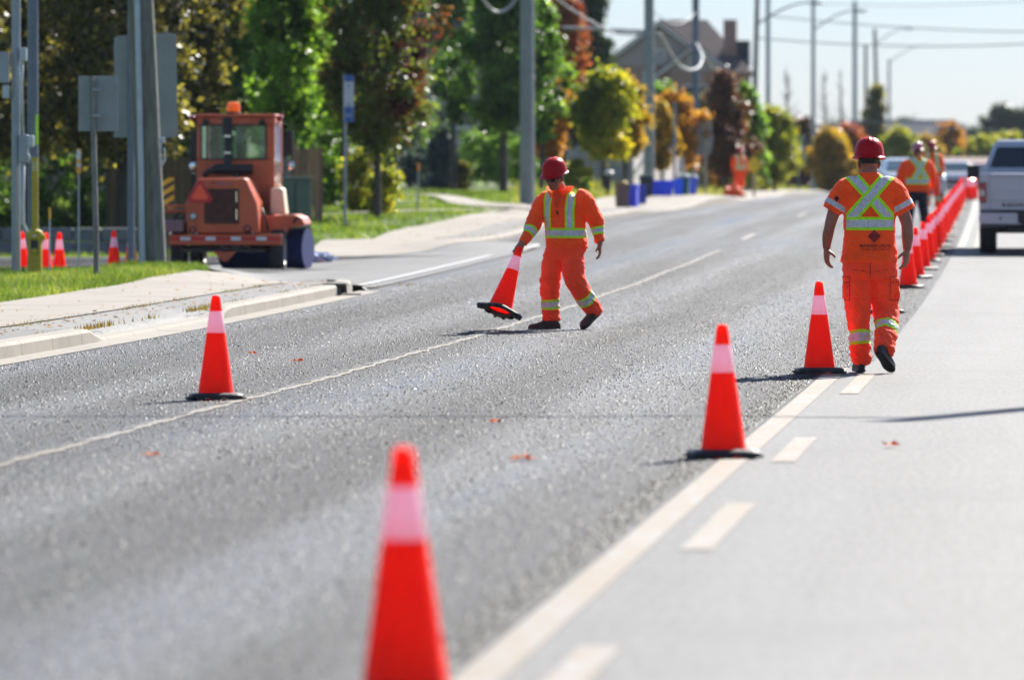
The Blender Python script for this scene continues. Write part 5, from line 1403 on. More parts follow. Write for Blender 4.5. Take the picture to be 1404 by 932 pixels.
pole(1053, 280, 13, .12, .10, M['galv'], 'straight pale pole right of the dark leaning pole', group=GP, n=10)
lamp(1115, 320, 13.5, zt(42,320,1115), 58/s_(320), 27/s_(320), M['galv'], 'street light pole rising beside the larger blue grey sign back', .13)
pole(1172, 430, zt(2,430,1172), .20, .16, M['galv'], 'tall pole above the helmet of the walking worker', group=GP, n=10)
pole(1187, 520, zt(62,520,1187), .2, .15, M['woodg'], 'far pole just left of the leaning lamp pole', group=GP, n=10)
lamp(1205, 480, zt(40,480,1205), zt(62,480,1205), 42/s_(480), 22/s_(480), M['woodg'], 'far leaning pole with lamp arm, above the dark far tree', .2, (-.35,0))
lamp(1219, 560, zt(82,560,1219), zt(86,560,1219), 48/s_(560), 23/s_(560), M['galv'], 'farthest street light, its arm reaching right over the road', .17)
# a tall pole beyond the right frame edge whose shadow falls on the near pavement
t = empty('utility_pole', (13.0, 56.3, 0), 0, 'wooden utility pole right of the road, seen only by its shadow', 'pole')
MB().tube([(0,0,-.3),(0,0,17)], [.19,.13], 16).build('shaft', M['wood'], t, smooth='auto')
M['wire'] = mat('cable_black', (.03,.03,.032), .6, vary=0); M['wirel'] = mat('cable_pale', (.30,.31,.31), .5, vary=.05); M['wireg'] = mat('cable_grey', (.30,.32,.33), .5, vary=0)
def wire(a, b, sag, r, m, label, group='overhead cables'):
    a, b = Vector(a), Vector(b); pts = []
    for k in range(25):
        f = k/24; p = a.lerp(b, f); p.z -= sag*4*f*(1-f); pts.append(p)
    o = MB().tube(pts, r, 6).build('overhead_cable', m, None, smooth=True); return tag(o, label, 'cable', group)
wire((13.0,56.3,16.5), (-24,55.7,16.8), .3, .04, M['wire'], 'cable crossing high over the near road, seen only by its shadow')
P3 = lambda px, py, Y: Vector(((px-CXP)*Y/F_PX, Y, HC+(HZ-py)*Y/F_PX))
wire(P3(1053,22,280), P3(1500,44,280), .25, .030, M['wireg'], 'upper thin cable crossing the sky from the pale pole to the right')
wire(P3(1034,52,255), P3(1500,54,255), .35, .030, M['wireg'], 'lower thin cable crossing the sky at the right')
wire(P3(1115,5,320), P3(1500,-6,320), .3, .02, M['wireg'], 'topmost faint cable at the right of the sky')
wire(P3(1120,160,330), P3(1560,185,300), .2, .02, M['wireg'], 'low faint cable above the far tree tops')
def slack(name, pts, r, m, label):
    o = MB().tube([Vector(p) for p in catmull([P3(*p) for p in pts], 8)], r, 8).build('slack_cable', m, None, smooth=True); tag(o, label, 'cable')
slack('slack', [(756,-6,186),(790,18,187),(840,44,188),(889,47,189.7),(905,48,189.7),(917,68,192),(930,88,196),(945,96,200),(958,92,205),(963,78,215),(955,60,229.5)], .042, M['wirel'], 'thick pale slack cable looping below the pole behind the bins')
slack('slack', [(655,-10,139),(674,14,139.5),(690,16,139.7),(706,2,139.9),(716,-14,140)], .04, M['wirel'], 'pale cable loop hanging left of the thick concrete pole')
slack('slack', [(890,10,190),(915,30,200),(935,32,220),(954,18,230)], .02, M['wireg'], 'thin cable between the pole behind the bins and the blue grey pole')
slack('slack', [(955,60,229.6),(975,90,240),(1000,112,255),(1034,122,256)], .03, M['wireg'], 'thin drooping cable in front of the brown house')

# ------------------------------------------------------------------ boxes and bins
p = at(400, 110); t = empty('utility_cabinet', p, .25, 'dark green utility cabinet on the lawn beside the sweeper', 'cabinet')
GN = mat('cabinet_green', (.075,.115,.085), .5, vary=.12)
MB().box((0,0,.5), (.64,.62,1.0)).build('body', GN, t, bevel=.02); MB().box((0,0,1.02), (.70,.68,.06)).build('lid', GN, t, bevel=.015); MB().box((0,-.32,.5), (.02,.02,.9)).build('door_seam', M['black'], t); MB().box((0,0,0), (.8,.8,.1)).build('plinth', M['kerb'], t)
def bin_(px, Y, w, dp, h, col, label, rz=0, lid=None, name='recycling_box', fill=None):
    p = at(px, Y, .05); t = empty(name, p, rz, label, 'bin', 'bins put out at the kerb')
    m = mat('bin_plastic', col, .45, vary=.1)
    k = .86; a, b = w/2, dp/2
    V = [(-a*k,-b*k,0),(a*k,-b*k,0),(a*k,b*k,0),(-a*k,b*k,0),(-a,-b,h),(a,-b,h),(a,b,h),(-a,b,h),(-a*.94,-b*.92,h),(a*.94,-b*.92,h),(a*.94,b*.92,h),(-a*.94,b*.92,h),(-a*.8,-b*.8,.04),(a*.8,-b*.8,.04),(a*.8,b*.8,.04),(-a*.8,b*.8,.04)]
    Fs = [(3,2,1,0)]+[(j,(j+1)%4,4+(j+1)%4,4+j) for j in range(4)]+[(4+j,4+(j+1)%4,8+(j+1)%4,8+j) for j in range(4)]+[(8+j,8+(j+1)%4,12+(j+1)%4,12+j) for j in range(4)]+[(12,13,14,15)]
    MB().add(V, Fs).build('body', m, t, bevel=.012)
    MB().box((0,-b-.012,h-.025), (w+.03,.03,.05)).box((0,b+.012,h-.025), (w+.03,.03,.05)).box((-a-.005,0,h-.025), (.03,dp-.02,.05)).box((a+.005,0,h-.025), (.03,dp-.02,.05)).build('rim', m, t, bevel=.008)
    if lid: MB().box((0,0,h+.03), (w+.05,dp+.05,.05)).box((0,-b,h+.06), (.2,.05,.03)).build('lid', mat('bin_lid', lid, .45), t, bevel=.02)
    if fill:
        f = MB()
        for k in range(14): f.box((random.uniform(-a*.7,a*.7), random.uniform(-b*.7,b*.7), h+random.uniform(-.05,.06)), (.14,.12,.09), M=Matrix.Rotation(random.uniform(0,3),3,Vector((random.random(),random.random(),.3)).normalized()))
        f.build('rubbish', mat('bin_rubbish', fill, .8, vary=.4), t)
    return t
bin_(853, 149, .36, .30, .58, (.16,.10,.09), 'brown yard waste bag full of leaves, nearest of the bins', .1, name='waste_bag', fill=(.30,.2,.05))
bin_(868, 149.8, .26, .42, .60, (.04,.07,.75), 'upright blue box touching the brown waste bag', -.2)
bin_(879, 156, .26, .4, .52, (.03,.05,.40), 'dark blue box between the upright blue box and the wide one', .15)
bin_(886, 162, .38, .4, .55, (.012,.02,.03), 'black bin with grey green lid in front of the grey pole', 0, (.1,.16,.15), 'wheelie_bin')
bin_(907, 163, .66, .42, .44, (.02,.08,1.0), 'wide bright blue recycling box', .05)
bin_(929, 165, .22, .40, .46, (.02,.12,.95), 'small bright blue box left of the green bin', .2)
bin_(937, 166, .34, .40, .50, (.006,.10,.08), 'dark green bin between two blue boxes', -.1, fill=(.4,.42,.38))
bin_(948, 168, .24, .40, .50, (.08,.14,.8), 'pale blue box full of paper right of the green bin', .25, fill=(.5,.5,.45))
t = pole(832, 168, .60, .09, .09, M['black'], 'short black post with a pale cap on the lawn', 'bollard', 'bollard', lean=(.05,0)); MB().add(*ball((.06,0,.66), (.15,.15,.085))).build('cap', mat('bollard_cap', (.5,.45,.42), .4), t, smooth=True)
# crumpled plastic beside the broom, bag at the far worker's feet
def crumple(px, Y, r, m, label, name, seed, sc=(1,1,.6)):
    V, Fs = ball((0,0,0), (1,1,1), None, 14); out = []
    for v in V:
        k = 1+.5*mnoise.noise(v*2.3+Vector((seed,0,0)))+.3*mnoise.noise(v*5.5+Vector((0,seed,0)))
        out.append((v.x*r*sc[0]*k, v.y*r*sc[1]*k, max(-.02, (v.z*k+.6)*r*sc[2])))
    o = MB().add(out, Fs).build(name, m); o.location = at(px, Y, .02); tag(o, label, 'bag'); return o
crumple(436, 92.5, .17, mat('silver_plastic', (.62,.66,.78), .15, .5, vary=.2), 'crumpled silver plastic bag lying beside the blue broom', 'plastic_bag', 3, (1.5,1,.55))
crumple(1006, 203, .32, mat('orange_bag', (.9,.13,.03), .6), 'orange bag on the grass at the feet of the far worker', 'bag', 5, (1,1,.8))
# ------------------------------------------------------------------ trees, shrubs, hedges
def leaf_mesh(name, clumps, n, size, seed, up=.0, droop=0.0):
    """n small folded leaves spread through clumps: rows of (x, y, z, radius, tint)"""
    r = np.random.default_rng(seed); C = np.asarray(clumps, float)
    w = C[:, 3]**2.2; idx = r.choice(len(C), n, p=w/w.sum())
    v = r.normal(0, 1, (n, 3)); v /= np.linalg.norm(v, axis=1)[:, None]
    P = C[idx, :3] + v*(C[idx, 3]*(np.abs(r.normal(0, .78, n))+.12))[:, None]
    a = r.normal(0, 1, (n, 3)); a[:, 2] -= droop; a /= np.linalg.norm(a, axis=1)[:, None]
    b = np.cross(a, r.normal(0, 1, (n, 3))); b /= np.linalg.norm(b, axis=1)[:, None]
    L = size*1.0*r.uniform(.65, 1.3, n)[:, None]
    c = np.cross(a, b)*L*.12
    V = np.stack([P-a*L*.5, P+b*L*.32+c, P+a*L*.5, P-b*L*.32+c], 1).reshape(-1, 3)
    me = np_mesh(name, V, np.arange(4*n).reshape(n, 4))
    t = np.clip(.5+(C[idx, 4]-.5)*.8+r.normal(0, .16, n), 0, 1).astype(np.float32)
    me.attributes.new('tint', 'FLOAT', 'FACE').data.foreach_set('value', t)
    return me
def crown_clumps(shape, W, H, n, seed, tintf=None):
    r = np.random.default_rng(seed); out = []
    while len(out) < n:
        z = r.uniform(0, 1); 
        if shape == 'oval': R = math.sin(math.pi*min(.98, .10+.86*z))**.7
        elif shape == 'pear': R = min(1, (z/.22)**.6)*max(.08, 1-z)**.55*1.15
        elif shape == 'cone': R = max(.05, 1-z)*.95
        else: R = math.sqrt(max(.02, 1-(z*1.1-.25)**2))
        R = min(R, 1)
        th = r.uniform(0, 2*math.pi); q = r.uniform(.15, 1)**.5
        lump = .62+.30*math.sin(2*th+seed*1.7+3*z)*math.sin(5*z+seed)+.24*(.5+.5*math.sin(5*th+seed+6*z))+r.uniform(-.16, .16)+(r.uniform(.1, .38) if r.random() < .12 else 0)
        rr = W*R*q*lump
        tint = .5+.22*math.sin(5*th+seed)*math.sin(9*z+seed)+r.uniform(-.2, .2)
        x, y = rr*math.cos(th), rr*math.sin(th)
        if tintf: tint = tintf(x/W, y/W, z, tint, r)
        out.append((x, y, z*H, r.uniform(.09, .19)*min(W, H*.5), tint))
    return out
LF = {
 'green': leafmat('leaf_green', [(0.022,0.049,0.009), (0.064,0.140,0.020), (0.158,0.288,0.040), (0.313,0.455,0.070)], .45),
 'dark': leafmat('leaf_dark', [(0.016,0.036,0.011), (0.036,0.092,0.018), (0.097,0.182,0.029), (0.223,0.344,0.054)], .35),
 'bronze': leafmat('leaf_bronze', [(0.060,0.014,0.012), (0.156,0.042,0.018), (0.084,0.096,0.022), (0.144,0.204,0.045)], .3),
 'hedgebr': leafmat('leaf_mottled', [(0.012,0.013,0.006), (0.054,0.050,0.018), (0.138,0.126,0.042), (0.360,0.336,0.099)], .38),
 'yellow': leafmat('leaf_yellow', [(0.081,0.071,0.012), (0.227,0.168,0.017), (0.421,0.271,0.022), (0.567,0.335,0.043)], .4),
 'lime': leafmat('leaf_yellow_green', [(0.050,0.080,0.014), (0.131,0.180,0.019), (0.324,0.319,0.027), (0.555,0.451,0.034)], .4),
 'orange': leafmat('leaf_orange', [(0.109,0.051,0.013), (0.272,0.116,0.016), (0.422,0.202,0.026), (0.462,0.303,0.052)], .4),
 'red': leafmat('leaf_red', [(0.085,0.017,0.014), (0.238,0.044,0.024), (0.383,0.110,0.042), (0.340,0.242,0.072)], .35),
 'wine': leafmat('leaf_wine', [(0.033,0.029,0.014), (0.083,0.034,0.022), (0.198,0.046,0.029), (0.099,0.189,0.036)], .25),
 'spruce': leafmat('needle_blue', [(0.012,0.024,0.027), (0.030,0.054,0.060), (0.068,0.112,0.120), (0.135,0.195,0.210)], .15, .6),
 'conifer': leafmat('needle_dark', [(0.007,0.017,0.011), (0.018,0.039,0.021), (0.039,0.075,0.030), (0.075,0.120,0.045)], .12, .6),
 'cedar': leafmat('leaf_cedar', [(0.039,0.082,0.018), (0.108,0.205,0.032), (0.195,0.351,0.054), (0.312,0.488,0.090)], .25),
 'far': leafmat('leaf_far', [(.02,.035,.03), (.035,.055,.04), (.06,.085,.05), (.09,.11,.06)], .15),
}
BK = bark('tree_bark', (.075,.06,.05)); BKD = bark('dark_bark', (.04,.034,.03))
def tree(px, Y, H, base, W, kind, shape, n, leaf, label, seed, group=None, trunk=.09, name='tree', nc=90, tintf=None, dz=0.0, bk=None):
    """H total height, base = height of the crown's underside, W crown half width (metres)"""
    r = random.Random(seed); t = empty(name, at(px, Y, dz), 0, label, 'tree', group)
    cl = crown_clumps(shape, W, H-base, int(nc*2.2), seed, tintf)
    cl = [(x, y, z+base, q, tn) for x, y, z, q, tn in cl]
    link('crown', leaf_mesh(name+'_crown', cl, int(n*2.3), leaf, seed), LF[kind], t)
    m = MB(); bend = (r.uniform(-.1, .1), r.uniform(-.1, .1))
    m.tube([(0,0,-.3),(0,0,.0),(bend[0]*.5,bend[1]*.5,base*.6),(bend[0],bend[1],base+(H-base)*.4),(bend[0]*1.2,bend[1],base+(H-base)*.8)], [trunk*1.35,trunk*1.15,trunk,trunk*.7,trunk*.2], 10)
    for k in range(9):
        c = cl[r.randrange(len(cl))]; z0 = max(base*.85, c[2]-r.uniform(.3, .9)*(.3+W*.5)); z0 = min(z0, base+(H-base)*.7)
        m.tube([(bend[0],bend[1],z0), (c[0]*.5,c[1]*.5,(z0+c[2])/2+.08), (c[0],c[1],c[2])], [trunk*.42,trunk*.28,trunk*.1], 6)
    m.build('trunk', bk or BK, t, smooth=True)
    return t
GT = 'street trees beyond the driveway'
def tred(x, y, z, t, r): return r.uniform(0, .5) if x > .30+r.uniform(-.3,.3) and .12 < z < .7 and r.random() < .75 else min(1, .62+t*.45)
tree(40, 118, 7.2, 1.9, 2.4, 'hedgebr', 'oval', 15000, .15, 'broad olive brown and yellow speckled tree behind the left poles', 21, None, .14, nc=150, bk=BKD)
tree(165, 112, 7.0, 1.85, 2.1, 'hedgebr', 'oval', 14000, .14, 'olive brown speckled tree behind the wooden pole and large sign back', 22, None, .14, nc=140, bk=BKD)
tree(262, 120, 6.6, 2.0, 1.3, 'hedgebr', 'oval', 8000, .14, 'smaller yellowish olive tree above the sweeper cab', 27, None, .1, nc=90, bk=BKD)
tree(-80, 112, 7.5, 1.5, 2.0, 'hedgebr', 'oval', 6000, .16, 'olive brown tree at the left frame edge, only its side showing', 23, None, .14, bk=BKD)
tree(332, 132, 8.5, 2.1, 1.6, 'dark', 'pear', 15000, .13, 'very dark green tree behind the sweeper cab', 31, GT, .10, nc=120)
tree(393, 124, 8.0, 1.75, 1.30, 'green', 'pear', 16000, .125, 'bright green tree above the green utility cabinet', 32, GT, .10, nc=120)
tree(472, 134, 8.3, 1.9, 1.35, 'green', 'pear', 15000, .125, 'green tree just behind the bus stop sign', 33, GT, .10, nc=120)
tree(517, 122, 8.0, 1.55, 1.50, 'bronze', 'pear', 17000, .125, 'green street tree with red brown foliage on its right side', 34, GT, .08, nc=140, tintf=tred)
tree(690, 160, 7.4, 1.9, 1.65, 'dark', 'pear', 15000, .14, 'dark green round tree left of the thick concrete pole', 35, GT, .11, nc=130)
tree(622, 172, 7.6, 2.3, .9, 'dark', 'pear', 8000, .14, 'slim dark green tree between the two reddish and round trees', 36, GT, .09, nc=90)
tree(742, 176, 6.0, 1.6, .85, 'green', 'oval', 6000, .15, 'small green tree half hidden behind the thick concrete pole', 37, GT, .08)
tree(773, 200, 6.6, 2.4, 1.15, 'red', 'oval', 7000, .16, 'red crowned tree rising left of the brown house', 38, None, .1)
tree(752, 182, 3.6, .9, .85, 'orange', 'oval', 5000, .14, 'low orange yellow tree right behind the helmet with sunglasses', 39, None, .08)
tree(812, 235, 10.2, 2.5, 1.6, 'conifer', 'cone', 9000, .22, 'tall dark conifer left of the brown house', 40, None, .14)
tree(828, 178, 3.7, 1.25, 1.3, 'lime', 'oval', 9500, .15, 'yellow green tree above the black post with pale cap', 41, None, .07, tintf=lambda x, y, z, t, r: min(1, max(0, .42+.35*x+.5*(t-.5)+(.25 if z < .35 else 0))))
tree(856, 185, 3.6, 1.1, 1.0, 'yellow', 'oval', 7000, .14, 'brighter yellow tree left of the grey pole with looped cable', 42, None, .07)
tree(925, 215, 3.7, 1.2, 1.25, 'orange', 'oval', 8000, .16, 'orange tree between the grey pole and blue grey pole', 43, None, .08)
tree(908, 205, 3.2, .9, .7, 'yellow', 'oval', 4000, .14, 'small yellow tree beside the base of the grey pole', 44, None, .06)
tree(995, 225, 4.7, .8, 1.35, 'wine', 'pear', 9000, .17, 'dark wine red tree behind the far worker', 45, None, .1, nc=100)
tree(1024, 236, 4.3, .6, 1.05, 'green', 'pear', 7000, .17, 'green tree touching the dark wine red one', 46, None, .1)
tree(1062, 262, 3.7, .5, 1.25, 'lime', 'oval', 7000, .18, 'yellow green tree left of the street light by the sign back', 47, None, .1)
tree(1040, 280, 3.0, .2, 1.5, 'hedgebr', 'oval', 5000, .2, 'brown bush like tree below the yellow green one by the street light', 48, None, .1)
tree(1138, 300, 3.2, .3, 1.5, 'yellow', 'oval', 7000, .2, 'golden tree left of the walking worker head', 49, None, .1)
tree(1098, 330, 4.0, .5, 1.5, 'wine', 'oval', 5000, .22, 'wine red tree left of the golden tree', 50, None, .1)
tree(1165, 350, 4.0, .3, 1.6, 'red', 'oval', 5000, .22, 'deep red tree beside the walking worker helmet', 51, None, .1)
tree(1200, 420, 7.5, .6, 1.7, 'hedgebr', 'pear', 5000, .26, 'dark brown pointed tree right above the walking worker helmet', 52, None, .14)
tree(1232, 400, 4.2, .4, 2.1, 'lime', 'oval', 5000, .26, 'yellow green far tree left of the worn red hat', 53, None, .12)
tree(1303, 470, 5.2, .8, 1.9, 'orange', 'oval', 5000, .3, 'orange far tree above the end of the cone row', 54, None, .14)
tree(1352, 420, 3.8, .2, 2.6, 'lime', 'oval', 6000, .28, 'yellow green bushy tree beside the truck cab', 55, None, .12)
tree(1382, 440, 4.2, .2, 2.2, 'lime', 'oval', 5000, .28, 'yellow green bushy tree behind the truck cab', 56, None, .12)
tree(1270, 440, 4.0, .3, 1.7, 'yellow', 'oval', 4000, .28, 'small yellow far tree above the vest worker', 57, None, .12)
for a_ in ((882, 245, 3.6, .3, 1.3, 'orange', 'rust orange tree filling the gap right of the yellow trees', 141), (905, 262, 4.6, .5, 1.5, 'green', 'green tree behind the bins in front of the brown house', 142), (958, 262, 4.3, .4, 1.5, 'hedgebr', 'olive brown tree left of the dark wine red tree', 143),
           (806, 215, 4.2, .6, 1.3, 'hedgebr', 'olive tree left of the yellow green tree, above the grey fence', 144), (1085, 350, 3.6, .1, 2.2, 'hedgebr', 'low olive brown tree behind the street light pole', 145), (1112, 345, 3.2, .1, 1.8, 'lime', 'low yellow green tree right of the street light pole', 146),
           (1170, 390, 3.6, .1, 2.2, 'hedgebr', 'low olive tree behind the helmet of the walking worker', 147), (1250, 480, 4.0, .1, 3.0, 'dark', 'low dark green far tree between the worn red hat and the orange far tree', 148), (1330, 500, 4.2, .1, 3.0, 'hedgebr', 'low olive far tree left of the truck cab', 149)):
    px_, Y_, H_, b_, W_, k_, lb_, sd_ = a_
    tree(px_, Y_, H_, b_, W_, k_, 'oval', 4500, .2, lb_, sd_, None, .09)
# far dark wood on the horizon, separate trees
GF = 'far trees on the horizon'
far_src = []
for k, (px, Y, H, W) in enumerate(((1245,640,7.5,3.6),(1275,660,7.0,3.4),(1305,680,7.2,3.6),(1335,640,6.6,3.2),(1372,560,8.0,2.8),(1396,560,7.6,2.6),(1420,560,8.2,3.0),(1218,650,7.0,3.0),(1150,600,6.5,3.2),(1120,620,6.0,3.0),(1190,640,6.4,3.0),(1360,620,6.3,2.6),(1450,600,7.6,3.2),(1090,600,6.0,3.0))):
    tree(px, Y, H, .3, W, 'far', 'oval' if k % 3 else 'pear', 3500, .42, 'dark blue green tree of the far wood on the horizon', 60+k, GF, .16, nc=60)
# bare thin trees reaching into the sky
def bare(px, Y, H, label, seed):
    r = random.Random(seed); t = empty('bare_tree', at(px, Y), 0, label, 'tree', 'bare trees against the sky'); m = MB(); m.tube([(0,0,-.2),(.1,0,H*.5),(0,0,H)], [.12,.07,.01], 6)
    for k in range(60):
        z = r.uniform(.35, .95)*H; a = r.uniform(0, 6.28); L = r.uniform(.5, 1.5)*(1.1-z/H)
        e = Vector((L*math.cos(a), L*math.sin(a), z+L*r.uniform(.7, 1.5))); m.tube([(0,0,z), e*.5+Vector((0,0,z*.5)), e], [.03,.02,.008], 4)
    m.build('trunk', BK, t)
bare(1078, 330, 7.2, 'bare thin tree rising left of the street light by the sign back', 3); bare(1130, 360, 7.8, 'bare thin tree against the sky right of the street light', 4); bare(1152, 380, 8.2, 'bare thin tree left of the tall pole above the helmet', 5)
# shrubs
def shrub(px, Y, W, H, kind, n, leaf, label, seed, shape='oval', name='shrub', dz=0, Dp=None):
    cl = crown_clumps(shape, W, H, 120, seed); k = (Dp or W)/W
    cl = [(x, y*k, z, q, t) for x, y, z, q, t in cl]
    t = empty(name, at(px, Y, dz), 0, label, 'shrub'); link('foliage', leaf_mesh(name+'_leaves', cl, int(n*1.5), leaf, seed), LF[kind], t)
    r = random.Random(seed); m = MB()
    for j in range(7): c = cl[r.randrange(len(cl))]; m.tube([(0,0,-.1),(c[0]*.4,c[1]*.4,c[2]*.5),(c[0],c[1],c[2])], [.03,.02,.008], 5)
    m.build('stem', BK, t); return t
tree(378, 152, 9.0, 1.5, 1.9, 'dark', 'pear', 9000, .15, 'dark tree filling the gap behind the bright green tree', 71, GT, .12)
tree(300, 150, 8.5, 1.5, 1.9, 'dark', 'pear', 9000, .15, 'dark tree behind the very dark green one above the cab', 72, GT, .12)
shrub(455, 162, 1.4, 4.4, 'dark', 9000, .14, 'tall dark shrub seen between the trunks behind the bus stop sign', 76)
shrub(440, 140, 1.1, 3.6, 'green', 9000, .13, 'tall green shrub filling the gap right of the tan fence', 77)
shrub(395, 146, 1.2, 3.8, 'dark', 9000, .13, 'tall dark shrub behind the grey and tan fence ends', 78)
shrub(545, 190, 1.6, 3.4, 'dark', 9000, .14, 'broad dark shrub behind the blue spruce', 79)
shrub(500, 130, .75, 1.45, 'lime', 6000, .10, 'yellow leaved shrub behind the bus stop post', 81)
shrub(525, 127, .45, .95, 'lime', 3000, .09, 'lower yellow green shrub right behind the slim tree trunk', 82)
shrub(606, 178, .95, 2.0, 'spruce', 9000, .12, 'blue spruce standing beyond the lawn path', 83, 'cone', 'blue_spruce')
shrub(575, 182, .9, 1.2, 'spruce', 6000, .12, 'lower blue grey shrub left of the blue spruce', 84, 'oval')
shrub(634, 174, .35, .9, 'hedgebr', 2500, .10, 'small dry shrub right of the blue spruce', 85)
shrub(790, 178, .65, .95, 'lime', 4000, .10, 'pale yellow green shrub right of the worker with sunglasses', 86)
shrub(803, 174, .22, .45, 'dark', 1200, .08, 'small dark shrub below the pale yellow green one', 87)
for k, (px, Y, W, H) in enumerate(((25,124,1.6,2.7),(110,126,1.7,2.8),(195,128,1.6,2.6),(-60,122,1.7,2.9))):
    shrub(px, Y, W, H, 'dark', 7000, .12, ('tall dark shrub behind the thin pole with meter boxes','tall dark shrub behind the small sign back','tall dark shrub behind the wooden pole and fence','tall dark shrub beyond the left frame edge')[k], 90+k)
# clipped cedar hedge as one body of leaves
def hedge(px0, px1, Y, H, Dp, kind, n, leaf, label, seed):
    a, b = at(px0, Y), at(px1, Y); r = np.random.default_rng(seed); w = b.x-a.x; cl = []
    for k in range(int(w*H*30)):
        cl.append((r.uniform(0, w), r.uniform(-Dp/2, Dp/2), r.uniform(.1, H-.12), .18, r.uniform(.2, .85)))
    t = empty('hedge', a, 0, label, 'hedge'); link('foliage', leaf_mesh('hedge_leaves', cl, n, leaf, seed), LF[kind], t)
    m = MB(); 
    for k in range(int(w/.5)+1): m.tube([(.25+.5*k, 0, -.1), (.25+.5*k, 0, H*.8)], [.03,.01], 5)
    m.build('stem', BK, t)
hedge(636, 738, 186, 1.75, .8, 'cedar', 16000, .10, 'clipped green cedar hedge behind the round dark tree', 95)
for k in range(14):
    px = 985+random.uniform(-30, 70); Y = random.uniform(228, 262)
    shrub(px, Y, random.uniform(.3,.6), random.uniform(.7,1.2), random.choice(['hedgebr','lime','dark','orange']), 700, .12, 'small autumn shrub in the row of brush behind the far worker', 120+k, name='shrub')['group'] = 'autumn brush behind the far worker'
# ------------------------------------------------------------------ fences, wall, houses
def fence(px0, px1, Y, H, m, label, pitch=.14, Y1=None, name='wooden_fence'):
    a = at(px0, Y); b = at(px1, Y1 or Y); v = b-a; L = math.hypot(v.x, v.y); rz = math.atan2(v.y, v.x)
    t = empty(name, a, rz, label, 'fence'); n = max(1, int(L/pitch)); f = MB()
    for k in range(n):
        zz = (b.z-a.z)*(k/n); f.box(((k+.5)*L/n, 0, zz+H/2-.1), (L/n*.93, .025, H+.2+random.uniform(-.02,.02)))
    f.build('boards', m, t)
    MB().box((L/2, .035, H*.25), (L, .04, .09)).box((L/2, .035, H*.8), (L, .04, .09)).build('rail', m, t)
    for k in range(int(L/2.4)+1): MB().box((min(L, k*2.4), .03, (b.z-a.z)*min(1, k*2.4/L)+H/2), (.11,.11,H+.3)).build('post', m, t)
    return t
WB1 = planks('fence_brown', (.16,.10,.055)); WB2 = planks('fence_tan', (.36,.22,.125)); WB3 = planks('fence_grey', (.34,.36,.36)); WB4 = planks('fence_pale', (.55,.50,.46))
fence(150, 262, 116, 1.55, WB1, 'dark brown board fence behind the wooden pole and sweeper')
fence(372, 402, 121, 1.35, WB3, 'grey fence section behind the utility cabinet')
fence(402, 443, 120, 1.55, WB2, 'tan board fence end right of the utility cabinet', .16)
fence(740, 868, 205, 1.35, WB3, 'grey board fence behind the yellow green trees', .2, 200)
fence(868, 940, 199, 1.45, WB4, 'pale pinkish board fence behind the bins', .2, 215)
t = empty('stone_wall', at(-40, 106), 0, 'low grey stone retaining wall behind the driveway cones', 'wall')
wm = mat('wall_stone', (.17,.17,.18), .9, vary=.35, vscale=5, bump=1.0, bscale=14, dirt=.3)
w = MB(); rr = random.Random(3); L = 3.4
for row_ in range(2):
    x = -2
    while x < L:
        q = rr.uniform(.35, .8); w.box((x+q/2, rr.uniform(-.03,.03), .13+row_*.26), (q-.015, .4, .245)); x += q
w.build('stones', wm, t, bevel=.03)
HB = brick('house_brick', (.27,.145,.105), (.34,.20,.15)); RF = mat('roof_shingle', (.10,.075,.072), .9, vary=.3, vscale=2.5, bump=.6, bscale=8); STU = mat('gable_siding', (.36,.29,.265), .8, vary=.1); TRM = mat('white_trim', (.72,.68,.65), .6); WIN = glass('house_window', (.03,.035,.045))
def window(t, x, y, z, w, h, wall_n=-1):
    f = MB().box((x,y+wall_n*.03,z), (w+.16,.06,h+.16)).build('window', TRM, t)
    MB().box((x,y+wall_n*.07,z), (w,.02,h)).build('pane', WIN, f); MB().box((x,y+wall_n*.085,z), (.05,.012,h)).box((x,y+wall_n*.087,z), (w,.012,.05)).build('glazing_bar', TRM, f)
